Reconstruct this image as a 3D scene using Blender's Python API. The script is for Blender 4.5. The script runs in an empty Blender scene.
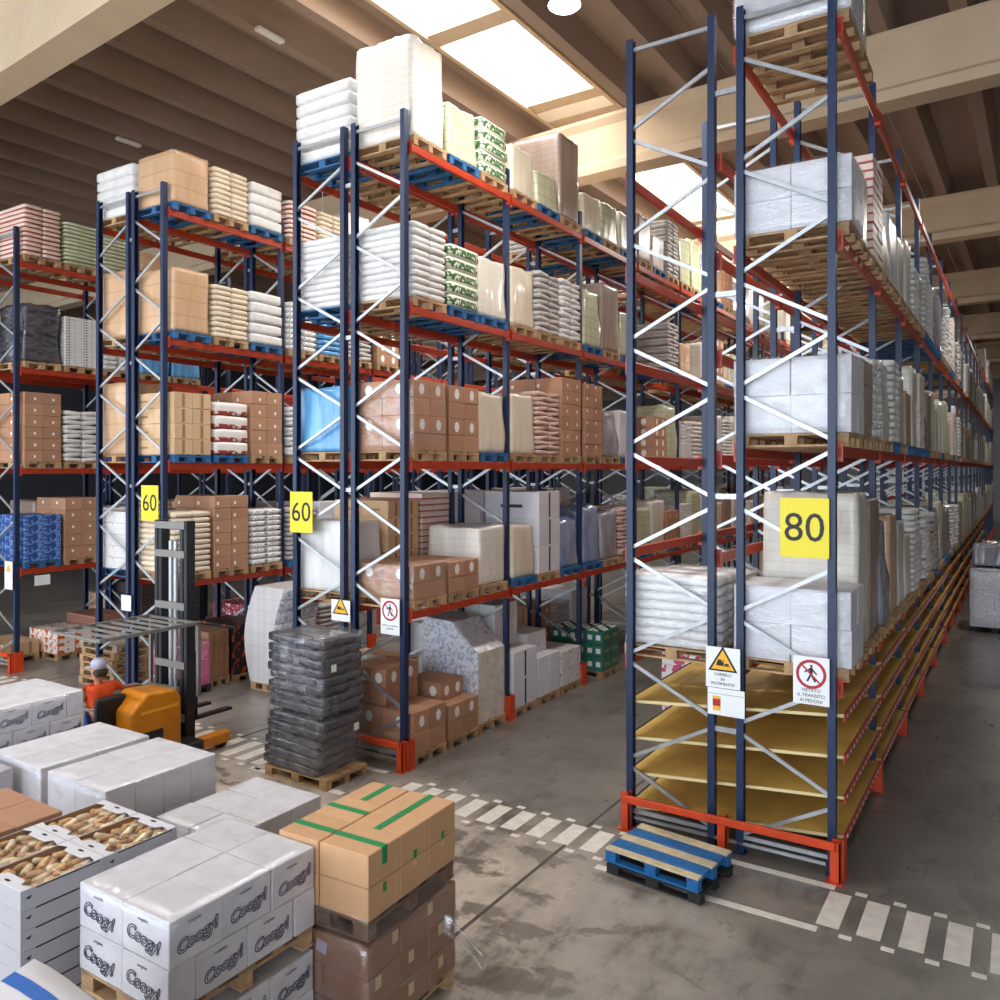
import bpy, math, random
from mathutils import Vector, Matrix, noise
random.seed(7)
C = bpy.context.scene.collection
SC = bpy.context.scene

# ------------------------------------------------------------------ camera
YAW = math.atan(522 / 820.6)
cam_d = bpy.data.cameras.new('camera'); cam = bpy.data.objects.new('camera', cam_d); C.objects.link(cam)
cam.location = (0, 0, 4.3); cam.rotation_euler = (math.pi / 2, 0, YAW)
cam_d.sensor_width = 36; cam_d.lens = 36 * 0.8206; cam_d.shift_y = -0.03
cam_d.clip_start = 0.1; cam_d.clip_end = 400
SC.camera = cam

# ------------------------------------------------------------------ world, lamps of the hall, exposure
SC.view_settings.view_transform = 'Standard'; SC.view_settings.look = 'None'
SC.view_settings.exposure = 0.36; SC.view_settings.gamma = 1.0; SC.view_settings.use_curve_mapping = False
w = bpy.data.worlds.new('world'); SC.world = w; w.use_nodes = True
bg = w.node_tree.nodes['Background']; bg.inputs[0].default_value = (0.80, 0.89, 1.0, 1); bg.inputs[1].default_value = 3.5

def area_light(name, loc, rot, sx, sy, power, col=(1, .95, .88)):
    d = bpy.data.lights.new(name, 'AREA'); d.shape = 'RECTANGLE'; d.size = sx; d.size_y = sy; d.energy = power; d.color = col
    o = bpy.data.objects.new(name, d); C.objects.link(o); o.location = loc; o.rotation_euler = rot
    return o
# daylight entering through the roof skylight strip
SKY_X0, SKY_X1 = -9.75, -7.95
for ys, L in ((12.2, 8.4), (22.4, 8.4), (33, 8.6), (44, 8.6), (55, 8.6)):
    area_light('skylight_daylight', (-8.85, ys, 13.35), (0, 0, 0), 1.7, L, 520, (1, .97, .93))
# high-bay lamps over the aisles
LAMPS = [(-5.55, 10.45), (-5.55, 22), (-5.55, 33), (-5.55, 44), (-11.3, 16.5), (-11.6, 26), (-16.8, 17), (-16.8, 27), (0.6, 24), (0.6, 50), (-11.5, 3.0), (-17.5, 3.0), (-12, -5)]
LAMP_POWER = 215

# ------------------------------------------------------------------ materials
def lin(h):
    r, g, b = [int(h[i:i + 2], 16) / 255 for i in (0, 2, 4)]
    f = lambda c: c / 12.92 if c <= .04045 else ((c + .055) / 1.055) ** 2.4
    return (f(r), f(g), f(b), 1)
MATS = {}
def nt(name):
    m = bpy.data.materials.new(name); m.use_nodes = True; MATS[name] = m
    t = m.node_tree; return m, t, t.nodes['Principled BSDF']
def node(t, kind, **kw):
    n = t.nodes.new(kind)
    for k, v in kw.items():
        if k.startswith('i_'): n.inputs[k[2:].replace('_', ' ')].default_value = v
        else: setattr(n, k, v)
    return n
def mth(t, op, a, b=None, c=None):
    n = t.nodes.new('ShaderNodeMath'); n.operation = op
    for i, v in enumerate((a, b, c)):
        if v is None: continue
        if hasattr(v, 'is_output'): t.links.new(v, n.inputs[i])
        else: n.inputs[i].default_value = v
    return n.outputs[0]
def mixc(t, f, a, b, blend='MIX'):
    n = t.nodes.new('ShaderNodeMix'); n.data_type = 'RGBA'; n.blend_type = blend
    for k, v in ((0, f), (6, a), (7, b)):
        if hasattr(v, 'is_output'): t.links.new(v, n.inputs[k])
        else: n.inputs[k].default_value = v
    return n.outputs[2]
def coords(t, scale=(1, 1, 1), src='Object'):
    tc = t.nodes.new('ShaderNodeTexCoord'); mp = t.nodes.new('ShaderNodeMapping'); mp.inputs['Scale'].default_value = scale
    t.links.new(tc.outputs[src], mp.inputs[0]); return mp.outputs[0]
def nz(t, vec, scale, detail=3, rough=.55):
    n = t.nodes.new('ShaderNodeTexNoise'); n.inputs['Scale'].default_value = scale; n.inputs['Detail'].default_value = detail; n.inputs['Roughness'].default_value = rough
    t.links.new(vec, n.inputs['Vector']); return n.outputs[0]
def ramp(t, f, stops):
    n = t.nodes.new('ShaderNodeValToRGB'); e = n.color_ramp.elements
    while len(e) < len(stops): e.new(.5)
    for el, (p, c) in zip(e, stops): el.position = p; el.color = c
    t.links.new(f, n.inputs[0]); return n.outputs[0]
def rnd(t):
    return t.nodes.new('ShaderNodeObjectInfo').outputs['Random']
def bump(t, h, p, strength=.3, dist=.01):
    n = t.nodes.new('ShaderNodeBump'); n.inputs['Strength'].default_value = strength; n.inputs['Distance'].default_value = dist
    t.links.new(h, n.inputs['Height']); t.links.new(n.outputs[0], p.inputs['Normal'])
def mat(name, hexc, rough=.6, metal=0, var=0, spec=None, dirt=0, dscale=6):
    m, t, p = nt(name); col = lin(hexc)
    p.inputs['Roughness'].default_value = rough; p.inputs['Metallic'].default_value = metal
    if spec is not None: p.inputs['Specular IOR Level'].default_value = spec
    out = col
    if dirt:
        n = nz(t, coords(t), dscale, 4)
        out = mixc(t, ramp(t, n, [(.35, (0, 0, 0, 1)), (.7, (1, 1, 1, 1))]), col, tuple(c * (1 - dirt) for c in col[:3]) + (1,))
    if var:
        f = mth(t, 'MULTIPLY_ADD', rnd(t), 2 * var, 1 - var)
        cmb = t.nodes.new('ShaderNodeCombineColor')
        for i in range(3): t.links.new(f, cmb.inputs[i])
        out = mixc(t, 1.0, out, cmb.outputs[0], 'MULTIPLY')
    if hasattr(out, 'is_output'): t.links.new(out, p.inputs['Base Color'])
    else: p.inputs['Base Color'].default_value = out
    return m
mat('blue_paint', '1e3154', .4, 0, 0, dirt=.25, dscale=4)
m, t, p = nt('blue_perforated')          # upright web with the rows of key-holes punched in it
v = coords(t); s = t.nodes.new('ShaderNodeSeparateXYZ'); t.links.new(v, s.inputs[0])
fz = mth(t, 'ABSOLUTE', mth(t, 'SUBTRACT', mth(t, 'FRACT', mth(t, 'MULTIPLY', s.outputs[2], 20)), .5))
fy = mth(t, 'ABSOLUTE', mth(t, 'SUBTRACT', mth(t, 'ABSOLUTE', s.outputs[1]), .027))
hole = mth(t, 'MULTIPLY', mth(t, 'LESS_THAN', fz, .27), mth(t, 'LESS_THAN', fy, .0085))
t.links.new(mixc(t, hole, lin('1e3154'), lin('0c1018')), p.inputs['Base Color']); p.inputs['Roughness'].default_value = .4
mat('orange_paint', 'b93d1e', .42, 0, 0, dirt=.25, dscale=3)
mat('guard_orange', 'd9481c', .45, dirt=.3, dscale=5)
mat('galvanised', 'c3c7cb', .38, .75, dirt=.2, dscale=8)
mat('steel_dark', '3a3c40', .45, .5, dirt=.2)
mat('yellow_board', 'e6bf63', .55, dirt=.3, dscale=1.5)
mat('board_edge', 'e2cf9a', .6)
mat('wood', 'bf9b72', .75, var=.1, dirt=.4, dscale=5)
mat('wood_grey', 'a89a86', .8, var=.08, dirt=.3, dscale=5)
mat('blue_wood', '2a689c', .65, var=.06, dirt=.35, dscale=7)
mat('blue_board', '1f72b4', .55, dirt=.35, dscale=9)
mat('pale_wood', 'd9c8a6', .75, dirt=.25, dscale=7)
mat('kraft', 'b88a6c', .75, var=.1, dirt=.12, dscale=3)
mat('kraft_light', 'd8b58e', .72, var=.06, dirt=.1, dscale=3)
mat('kraft_top', 'd4a67b', .75, var=.05, dirt=.08)
mat('kraft_tape', 'd9bd92', .4)
mat('green_tape', '12904e', .4)
mat('blue_tape', '0f5fb4', .4)
mat('white_label', 'f1efea', .55)
mat('white_carton', 'dcdbe0', .6, var=.04, dirt=.08, dscale=2)
mat('grey_carton', 'b9b8bd', .6, var=.05, dirt=.1, dscale=2)
mat('white_sack', 'e4e2df', .5, var=.06, dirt=.14, dscale=9)
mat('cream_sack', 'e6d6bd', .55, var=.07, dirt=.14, dscale=9)
mat('grey_sack', 'bdb8b4', .5, var=.08, dirt=.2, dscale=9)
mat('pink_sack', 'd8b7a8', .5, var=.08, dirt=.2, dscale=9)
mat('black_sack', '3a3a3e', .28, var=.12, dirt=.3, dscale=14)
mat('dark_carton', '3a3230', .5, var=.1)
mat('red_print', 'b5322c', .5)
mat('red_carton', '9c2a30', .55, var=.1)
mat('pink_carton', 'd9628e', .5, var=.05)
mat('brown_sheet', '9a6a58', .7, var=.1)
mat('teal', '1c7d86', .5)
mat('sky_blue', '4aa3d8', .4, dirt=.2)
mat('ink', '2c3158', .6)
mat('black', '141416', .5)
mat('sign_yellow', 'f2df35', .5)
mat('sign_white', 'eef0f2', .45)
mat('sign_red', 'b3202c', .5)
mat('warning_yellow', 'f4b52a', .5)
mat('floor_paint', 'f0eadf', .5, dirt=.18, dscale=9)
mat('taupe_pack', 'a58e82', .6, var=.05, dirt=.15, dscale=9)
mat('dark_wood', '2b2b2e', .7, dirt=.2)
mat('shaded_wood', '75543a', .75, dirt=.3)  # pallet wood darkened in its colour for the shade under the film
mat('shaded_kraft', '9c7156', .7, var=.08, dirt=.15)  # kraft copy with the shade behind the film put into its colour
mat('hazel', '9f7a4f', .7)
mat('skin', 'c98a6c', .5); mat('vest_orange', 'f4561c', .6); mat('denim', '2f4f8f', .8); mat('cap_grey', 'b9b4cc', .6); mat('hair', '3a2c22', .7)
mat('truck_yellow', 'e08a14', .4, dirt=.15); mat('rubber', '1a1a1b', .8)
mat('green_crate', '2f6f5c', .45, var=.06)
mat('crate_print', '8a8a4c', .5)
mat('bread', 'd2a572', .6, var=.3, dirt=.3, dscale=30)
mat('bread_pale', 'ecd8b2', .55, var=.2, dirt=.2, dscale=30)
mat('fitting_white', 'e9e7e2', .4)

def wrapmat(name, hexc, rough=.3, streak=(6, 6, .8), strength=.28, c2=None, layers=0, lc=None):
    """goods tightly wound in clear film: glossy, with vertical tension folds"""
    m, t, p = nt(name); v = coords(t, streak)
    n = nz(t, v, 1.0, 4, .6)
    a = lin(hexc); b = lin(c2) if c2 else tuple(c * .8 for c in a[:3]) + (1,)
    col = mixc(t, ramp(t, n, [(.35, (0, 0, 0, 1)), (.7, (1, 1, 1, 1))]), a, b)
    if layers:
        s = t.nodes.new('ShaderNodeSeparateXYZ'); t.links.new(coords(t), s.inputs[0])
        ln = mth(t, 'LESS_THAN', mth(t, 'FRACT', mth(t, 'MULTIPLY', s.outputs[2], layers)), .09)
        col = mixc(t, mth(t, 'MULTIPLY', ln, .65), col, lin(lc or '6d665c'))
    t.links.new(col, p.inputs['Base Color']); p.inputs['Roughness'].default_value = rough
    p.inputs['Coat Weight'].default_value = .5; p.inputs['Coat Roughness'].default_value = .12
    bump(t, n, p, strength, .03)
    return m
wrapmat('wrap_white', 'e4e3e2', .35, c2='d3d2d3')
wrapmat('wrap_cream', 'e5dcc8', .35, c2='d9cdb6')
wrapmat('wrap_green', 'd0d3b4', .35, c2='b6bb98', layers=5.2, lc='8c9070')
wrapmat('wrap_layer', 'e9e4da', .35, c2='dcd5c8', layers=8, lc='cfc6b8')
wrapmat('wrap_kraft', 'd2ae8c', .35, c2='c79f78', layers=3.4, lc='b58f6b')
wrapmat('wrap_taupe', 'a58e80', .4, c2='8d776a', layers=9, lc='75645a')
wrapmat('wrap_blue', '6fb2e2', .3, c2='3f88c4')
wrapmat('wrap_bluegrey', '9a9fb6', .25, streak=(5, 5, 2), c2='5f86bd')
wrapmat('wrap_haze', 'a6a6ae', .25, streak=(5, 5, 2), c2='7f7f8b')
wrapmat('wrap_black', '5f5f67', .18, streak=(5, 5, 14), strength=1.0, c2='26262a')
def filmmat(name, fac0, fac1, tint='c9ccd2', gloss=.75):
    m, t, p = nt(name); t.nodes.remove(p)
    out = t.nodes['Material Output']
    tr = t.nodes.new('ShaderNodeBsdfTransparent'); gl = t.nodes.new('ShaderNodeBsdfGlossy'); gl.inputs['Roughness'].default_value = .18
    df = t.nodes.new('ShaderNodeBsdfDiffuse'); df.inputs[0].default_value = lin(tint); gl.inputs[0].default_value = (.9, .92, .95, 1)
    mx = t.nodes.new('ShaderNodeMixShader'); mx.inputs[0].default_value = gloss; t.links.new(df.outputs[0], mx.inputs[1]); t.links.new(gl.outputs[0], mx.inputs[2])
    n = nz(t, coords(t, (3, 3, 5)), 2.0, 5, .65)
    mr = t.nodes.new('ShaderNodeMapRange'); mr.inputs[1].default_value = .35; mr.inputs[2].default_value = .75; mr.inputs[3].default_value = fac0; mr.inputs[4].default_value = fac1
    t.links.new(n, mr.inputs[0])
    m2 = t.nodes.new('ShaderNodeMixShader'); t.links.new(mr.outputs[0], m2.inputs[0]); t.links.new(tr.outputs[0], m2.inputs[1]); t.links.new(mx.outputs[0], m2.inputs[2])
    b = t.nodes.new('ShaderNodeBump'); b.inputs['Strength'].default_value = .8; b.inputs['Distance'].default_value = .02; t.links.new(n, b.inputs['Height']); t.links.new(b.outputs[0], gl.inputs['Normal'])
    t.links.new(m2.outputs[0], out.inputs[0])
filmmat('film', .03, .26)
filmmat('film_thick', .08, .42, '9a9490')
filmmat('film_milky', .12, .5, 'f4f5f8', .35)
filmmat('skylight_pane', .06, .12)
def printed(name, base, ink, scale, thr, zband=None, rough=.45):
    m, t, p = nt(name); v = coords(t); n = nz(t, v, scale, 2)
    f = mth(t, 'GREATER_THAN', n, thr)
    if zband:
        s = t.nodes.new('ShaderNodeSeparateXYZ'); t.links.new(v, s.inputs[0])
        f = mth(t, 'MULTIPLY', f, mth(t, 'MULTIPLY', mth(t, 'GREATER_THAN', s.outputs[2], zband[0]), mth(t, 'LESS_THAN', s.outputs[2], zband[1])))
    t.links.new(mixc(t, f, lin(base), lin(ink)), p.inputs['Base Color']); p.inputs['Roughness'].default_value = rough
printed('green_print', 'dfe3d2', '3f6a3a', 15, .45, (.04, .15))
printed('red_band', 'e3cfc2', 'b9574c', 3, .2, (-.02, .024))
printed('red_white_print', 'e9e4de', 'b8483c', 7, .42, (.0, .1))
printed('grey_print', 'e6e4e2', '6a6b72', 18, .54, (.025, .085))
printed('bottle_blue', '6f92cc', '24488f', 15, .47)
printed('produce_print', 'efe6dc', 'd2642a', 9, .56)
printed('pinkwhite_print', 'efe7e6', 'd0567c', 5, .53)
printed('redwhite_print', 'a92c3c', 'f0e4e0', 14, .58)
printed('marks', 'd9d6d6', '96969d', 12, .66)
printed('net_print', 'e8ebf3', 'a9b3cd', 15, .55)
printed('film_orange', '2e2727', 'c2512c', 6, .63)
# ---- floor: power-floated concrete, worn to a paler skin where trucks turn
m, t, p = nt('concrete_floor')
g = coords(t, (1, 1, 1))
n1 = nz(t, g, .35, 5, .6); n2 = nz(t, coords(t, (1, .45, 1)), 1.6, 7, .68); n3 = nz(t, g, 9, 5, .7)
s = t.nodes.new('ShaderNodeSeparateXYZ'); t.links.new(g, s.inputs[0])
near = t.nodes.new('ShaderNodeMapRange'); near.inputs[1].default_value = 9.4; near.inputs[2].default_value = 7.6; t.links.new(mth(t, 'ADD', s.outputs[1], mth(t, 'MULTIPLY_ADD', n1, 3, -1.5)), near.inputs[0])
eastx = t.nodes.new('ShaderNodeMapRange'); eastx.inputs[1].default_value = -1.2; eastx.inputs[2].default_value = -4.6; t.links.new(mth(t, 'ADD', s.outputs[0], mth(t, 'MULTIPLY_ADD', n1, 4, -2)), eastx.inputs[0])
worn = mth(t, 'MULTIPLY', near.outputs[0], eastx.outputs[0])
c1 = mixc(t, ramp(t, n1, [(.3, (0, 0, 0, 1)), (.7, (1, 1, 1, 1))]), lin('66625e'), lin('8d8780'))
c2 = mixc(t, ramp(t, n2, [(.44, (0, 0, 0, 1)), (.62, (1, 1, 1, 1))]), lin('d6cabb'), lin('a3978a'))
col = mixc(t, mth(t, 'MULTIPLY', worn, .85), c1, c2)
smear = ramp(t, n2, [(.53, (0, 0, 0, 1)), (.68, (1, 1, 1, 1))])
col = mixc(t, mth(t, 'MULTIPLY', smear, .75), col, lin('4b443d'))
col = mixc(t, mth(t, 'MULTIPLY', ramp(t, n3, [(.6, (0, 0, 0, 1)), (.75, (1, 1, 1, 1))]), .3), col, lin('4b4642'))
dn = t.nodes.new('ShaderNodeTexNoise'); dn.inputs['Scale'].default_value = 2.2; dn.inputs['Detail'].default_value = 8; dn.inputs['Roughness'].default_value = .62; dn.inputs['Distortion'].default_value = .5
t.links.new(coords(t, (.7, 1, 1)), dn.inputs['Vector'])
scuff = mth(t, 'MULTIPLY', ramp(t, dn.outputs[0], [(.535, (0, 0, 0, 1)), (.59, (1, 1, 1, 1))]), mth(t, 'MULTIPLY_ADD', worn, .5, .22))
col = mixc(t, scuff, col, lin('564d45'))
pale = mth(t, 'MULTIPLY', ramp(t, dn.outputs[0], [(.38, (1, 1, 1, 1)), (.47, (0, 0, 0, 1))]), mth(t, 'MULTIPLY_ADD', worn, .4, .08))
col = mixc(t, pale, col, lin('bfb5a8'))
t.links.new(col, p.inputs['Base Color'])
mr = t.nodes.new('ShaderNodeMapRange'); mr.inputs[3].default_value = .17; mr.inputs[4].default_value = .45; t.links.new(n2, mr.inputs[0]); t.links.new(mr.outputs[0], p.inputs['Roughness'])
bump(t, n3, p, .08, .005)
# ---- roof concrete
def concrete(name, h, h2):
    m, t, p = nt(name); n = nz(t, coords(t, (1, .25, 1)), 1.2, 5, .6)
    t.links.new(mixc(t, n, lin(h), lin(h2)), p.inputs['Base Color']); p.inputs['Roughness'].default_value = .85
    bump(t, nz(t, coords(t), 20, 3), p, .1, .01)
concrete('roof_concrete', 'a7917f', '867163')
concrete('girder_concrete', 'dcc6a8', 'c5ab8a')
concrete('wall_concrete', 'b9b6b0', 'a09d98')
m, t, p = nt('lamp_glow'); p.inputs['Emission Color'].default_value = (1, .95, .88, 1); p.inputs['Emission Strength'].default_value = 6
mat('wall_dark', '3c3d44', .8)

# ------------------------------------------------------------------ mesh building
class MB:
    def __init__(s): s.v, s.f, s.m = [], [], []
    def add(s, vs, fs, mi=0, X=None):
        o = len(s.v)
        s.v += [tuple(X @ Vector(q)) for q in vs] if X else [tuple(q) for q in vs]
        s.f += [[i + o for i in f] for f in fs]; s.m += [mi] * len(fs); return s
    def box(s, a, b, mi=0, X=None):
        x0, y0, z0 = a; x1, y1, z1 = b
        return s.add([(x0, y0, z0), (x1, y0, z0), (x1, y1, z0), (x0, y1, z0), (x0, y0, z1), (x1, y0, z1), (x1, y1, z1), (x0, y1, z1)],
                     [(0, 3, 2, 1), (4, 5, 6, 7), (0, 1, 5, 4), (1, 2, 6, 5), (2, 3, 7, 6), (3, 0, 4, 7)], mi, X)
    def cbox(s, a, b, c=.004, mi=0, X=None):
        """box with chamfered edges"""
        lo, hi = Vector(a), Vector(b); vs, idx = [], {}
        for i in range(8):
            sg = [(i >> k) & 1 for k in range(3)]
            for ax in range(3):
                q = [(hi[k] - (0 if k == ax else c)) if sg[k] else (lo[k] + (0 if k == ax else c)) for k in range(3)]
                idx[(tuple(sg), ax)] = len(vs); vs.append(tuple(q))
        fs = []
        def orient(ids, nrm):
            a0, a1, a2 = [Vector(vs[k]) for k in ids[:3]]
            return list(ids) if (a1 - a0).cross(a2 - a0).dot(nrm) > 0 else list(ids)[::-1]
        for ax in range(3):
            u, w_ = [k for k in range(3) if k != ax]
            for sd in (0, 1):
                ids = []
                for (p_, q_) in ((0, 0), (1, 0), (1, 1), (0, 1)):
                    g_ = [0, 0, 0]; g_[ax] = sd; g_[u] = p_; g_[w_] = q_; ids.append(idx[(tuple(g_), ax)])
                n_ = Vector((0, 0, 0)); n_[ax] = 1 if sd else -1; fs.append(orient(ids, n_))
            for p_ in (0, 1):
                for q_ in (0, 1):
                    g0 = [0, 0, 0]; g0[u] = p_; g0[w_] = q_; g1 = list(g0); g1[ax] = 1
                    n_ = Vector((0, 0, 0)); n_[u] = 2 * p_ - 1; n_[w_] = 2 * q_ - 1
                    fs.append(orient([idx[(tuple(g0), u)], idx[(tuple(g0), w_)], idx[(tuple(g1), w_)], idx[(tuple(g1), u)]], n_))
        for i in range(8):
            sg = tuple((i >> k) & 1 for k in range(3))
            fs.append(orient([idx[(sg, 0)], idx[(sg, 1)], idx[(sg, 2)]], Vector([2 * k - 1 for k in sg])))
        return s.add(vs, fs, mi, X)
    def bar(s, p, q, w=.04, h=.03, up=(0, 0, 1), mi=0):
        p, q = Vector(p), Vector(q); d = q - p; L = d.length; d.normalize(); sd = d.cross(Vector(up))
        if sd.length < 1e-4: sd = d.cross(Vector((0, 1, 0)))
        sd.normalize(); u = sd.cross(d)
        X = Matrix(((d.x, sd.x, u.x, p.x), (d.y, sd.y, u.y, p.y), (d.z, sd.z, u.z, p.z), (0, 0, 0, 1)))
        return s.box((0, -w / 2, -h / 2), (L, w / 2, h / 2), mi, X)
    def tube(s, p, q, r, n=12, r2=None, mi=0, cap=True):
        p, q = Vector(p), Vector(q); d = (q - p).normalized(); a = d.orthogonal().normalized(); b = d.cross(a); r2 = r if r2 is None else r2
        vs = [p + (a * math.cos(2 * math.pi * i / n) + b * math.sin(2 * math.pi * i / n)) * r for i in range(n)] + [q + (a * math.cos(2 * math.pi * i / n) + b * math.sin(2 * math.pi * i / n)) * r2 for i in range(n)]
        fs = [(i, (i + 1) % n, n + (i + 1) % n, n + i) for i in range(n)]
        if cap: fs += [tuple(range(n))[::-1], tuple(range(n, 2 * n))]
        return s.add(vs, fs, mi)
    def poly(s, pts, mi=0, X=None): return s.add(pts, [tuple(range(len(pts)))], mi, X)
    def disc(s, c, r, ax=0, n=14, mi=0, sy=1):
        pts = []
        for i in range(n):
            a = 2 * math.pi * i / n; u, w_ = r * math.cos(a), r * sy * math.sin(a)
            pts.append((c[0], c[1] + u, c[2] + w_) if ax == 0 else (c[0] + u, c[1], c[2] + w_) if ax == 1 else (c[0] + u, c[1] + w_, c[2]))
        if ax == 1: pass
        return s.poly(pts if ax != 1 else pts, mi)
    def soft(s, d, w_, h, r=.04, n=(6, 4, 3), fn=None, mi=0, X=None):
        """rounded box centred on x,y with z from 0 to h, displaced by fn(p, n)->p"""
        H = (d / 2, w_ / 2, h / 2); key, vs, fs = {}, [], []
        def vid(c):
            k = tuple(round(q, 5) for q in c)
            if k in key: return key[k]
            pt = Vector([c[i] * H[i] for i in range(3)]); inner = Vector([max(-H[i] + r, min(H[i] - r, pt[i])) for i in range(3)])
            dv = pt - inner
            if dv.length > 1e-7: pt = inner + dv.normalized() * r
            if fn: pt = Vector(fn(pt, c))
            key[k] = len(vs); vs.append((pt.x, pt.y, pt.z + h / 2)); return key[k]
        def ts(nn): return [-1 + 2 * i / nn for i in range(nn + 1)]
        for ax in range(3):
            u, w2 = (ax + 1) % 3, (ax + 2) % 3
            tu, tw = ts(n[u]), ts(n[w2])
            # put the sample lines near the edges so that the rounding shows
            for sd in (-1, 1):
                for i in range(n[u]):
                    for j in range(n[w2]):
                        q = []
                        for (a, b) in ((i, j), (i + 1, j), (i + 1, j + 1), (i, j + 1)):
                            c = [0, 0, 0]; c[ax] = sd; c[u] = tu[a]; c[w2] = tw[b]; q.append(vid(c))
                        if len(set(q)) == 4: fs.append(q if sd > 0 else q[::-1])
        return s.add(vs, fs, mi, X)
    def mesh(s, name, mats, smooth=False):
        me = bpy.data.meshes.new(name); me.from_pydata(s.v, [], s.f)
        for k in mats: me.materials.append(MATS[k])
        me.polygons.foreach_set('material_index', s.m)
        if smooth: me.polygons.foreach_set('use_smooth', [True] * len(me.polygons))
        me.update(); return me

def ob(name, data, parent=None, loc=(0, 0, 0), rot=(0, 0, 0)):
    o = bpy.data.objects.new(name, data); C.objects.link(o); o.location = loc; o.rotation_euler = rot
    if parent is not None: o.parent = parent
    return o
def tag(o, label, cat, group=None, kind=None):
    o['label'] = label; o['category'] = cat
    if group: o['group'] = group
    if kind: o['kind'] = kind
    return o
def thing(name, label, cat, loc=(0, 0, 0), rz=0, group=None):
    return tag(ob(name, None, None, loc, (0, 0, rz)), label, cat, group)
def struct(name, mb, mats, loc=(0, 0, 0), rot=(0, 0, 0), smooth=False):
    o = ob(name, mb.mesh(name, mats, smooth), None, loc, rot); o['kind'] = 'structure'; return o
R_ = math.radians

# ------------------------------------------------------------------ the hall
struct('floor', MB().poly([(-45, -14, 0), (14, -14, 0), (14, 82, 0), (-45, 82, 0)]), ['concrete_floor'])
j = MB()
for x in (-16.8, -10.6, -4.42, 1.8): j.box((x - .02, -14, .0005), (x + .02, 82, .0025))
mat('joint_filler', '5d554c', .7, dirt=.4)
struct('trim_1', j, ['joint_filler'])['label'] = 'dark expansion joints across the concrete floor'
struct('wall_back', MB().box((-45, 82, 0), (14, 82.3, 15)), ['wall_concrete'])
struct('wall_left', MB().box((-45.3, -14, 0), (-45, 82, 15)), ['wall_dark'])
struct('wall_right', MB().box((14, -14, 0), (14.3, 82, 15)), ['wall_concrete'])
# roof: ribbed precast panels along the aisles, open strip for the skylight
ROOF_ROT = R_(-1.2)  # panels turned off the rack grid to follow rib lines in the image
rf = MB(); ZS, ZR = 12.78, 12.27
P = 2.52; half = P / 2
xs = []
x = SKY_X0 - .05
while x > -48: xs.append(x - half); x -= P
x = SKY_X1 + .05
while x < 16: xs.append(x + half); x += P
for cx in xs:
    rf.box((cx - half + .012, -16, ZS), (cx + half - .012, 84, ZS + .12))
    for rx in (cx - P / 4, cx + P / 4):
        a, b = .13, .25
        pr = [(rx - a, ZR), (rx + a, ZR), (rx + b, ZS), (rx - b, ZS)]
        vs = [(q[0], -16, q[1]) for q in pr] + [(q[0], 84, q[1]) for q in pr]
        rf.add(vs, [(0, 1, 5, 4), (1, 2, 6, 5), (3, 0, 4, 7), (0, 3, 2, 1), (4, 5, 6, 7)])
piv = Vector((-8.85, 14, 0))
def roof_place(o): 
    X = Matrix.Translation(piv) @ Matrix.Rotation(ROOF_ROT, 4, 'Z') @ Matrix.Translation(-piv); o.matrix_world = X
roof_place(struct('ceiling', rf, ['roof_concrete']))
cb = MB()      # skylight kerbs and cross bars
for (xa, xb) in ((SKY_X0 - .08, SKY_X0 + .02), (SKY_X1 - .02, SKY_X1 + .08)): cb.box((xa, -16, ZS - .1), (xb, 84, 13.3))
for yy in (12.9, 16.6, 17.6, 21.5, 27.2, 32.5, 38, 43, 49, 54, 60): cb.box((SKY_X0, yy - .22, ZS - .06), (SKY_X1, yy + .22, 13.2))
roof_place(struct('trim_2', cb, ['girder_concrete']))
roof_place(struct('window_1', MB().box((SKY_X0, -16, 13.3), (SKY_X1, 84, 13.32)), ['skylight_pane']))
GZ = 11.0
for i, gy in enumerate((6.95, 17.05, 27.7, 38.5, 49.2, 60, 70.8)):
    g = MB(); Lx = 34
    pr = [(-.28, 0), (.28, 0), (.28, .2), (.17, .3), (.17, 1.05), (.28, 1.2), (.28, 1.27), (-.28, 1.27), (-.28, 1.2), (-.17, 1.05), (-.17, .3), (-.28, .2)]
    n = len(pr)
    vs = [(-Lx, q[0], q[1]) for q in pr] + [(22, q[0], q[1]) for q in pr]
    g.add(vs, [(k, n + k, n + (k + 1) % n, (k + 1) % n) for k in range(n)] + [tuple(range(n)), tuple(range(2 * n - 1, n - 1, -1))])
    struct('ceiling_beam', g, ['girder_concrete'], (-8.0, gy, GZ), (0, 0, R_(-4.2)))  # girders skewed against racks and panels to fit their slope in the image
# lamps
def lampmesh():
    m = MB(); m.tube((0, 0, 0), (0, 0, .14), .24, 20, .16); m.tube((0, 0, .14), (0, 0, .42), .1, 12, .08); m.tube((0, 0, .42), (0, 0, 1.35), .012, 6); return m.mesh('lamp_housing', ['fitting_white'], False)
LM = lampmesh(); GM = MB().tube((0, 0, -.03), (0, 0, -.002), .2, 20, .235).mesh('lamp_diffuser', ['lamp_glow'])
NUM = ['first', 'second', 'third', 'fourth', 'fifth', 'sixth', 'seventh', 'eighth', 'ninth', 'tenth', 'eleventh', 'twelfth', 'thirteenth', 'fourteenth', 'fifteenth', 'sixteenth', 'seventeenth', 'eighteenth', 'nineteenth', 'twentieth']
def nth(i):
    if i < 20: return NUM[i]
    t_, u = divmod(i + 1, 10); tens = {2: 'twenty', 3: 'thirty', 4: 'forty', 5: 'fifty'}[t_]
    return {2: 'twentieth', 3: 'thirtieth', 4: 'fortieth', 5: 'fiftieth'}[t_] if u == 0 else tens + '-' + NUM[u - 1]
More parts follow.
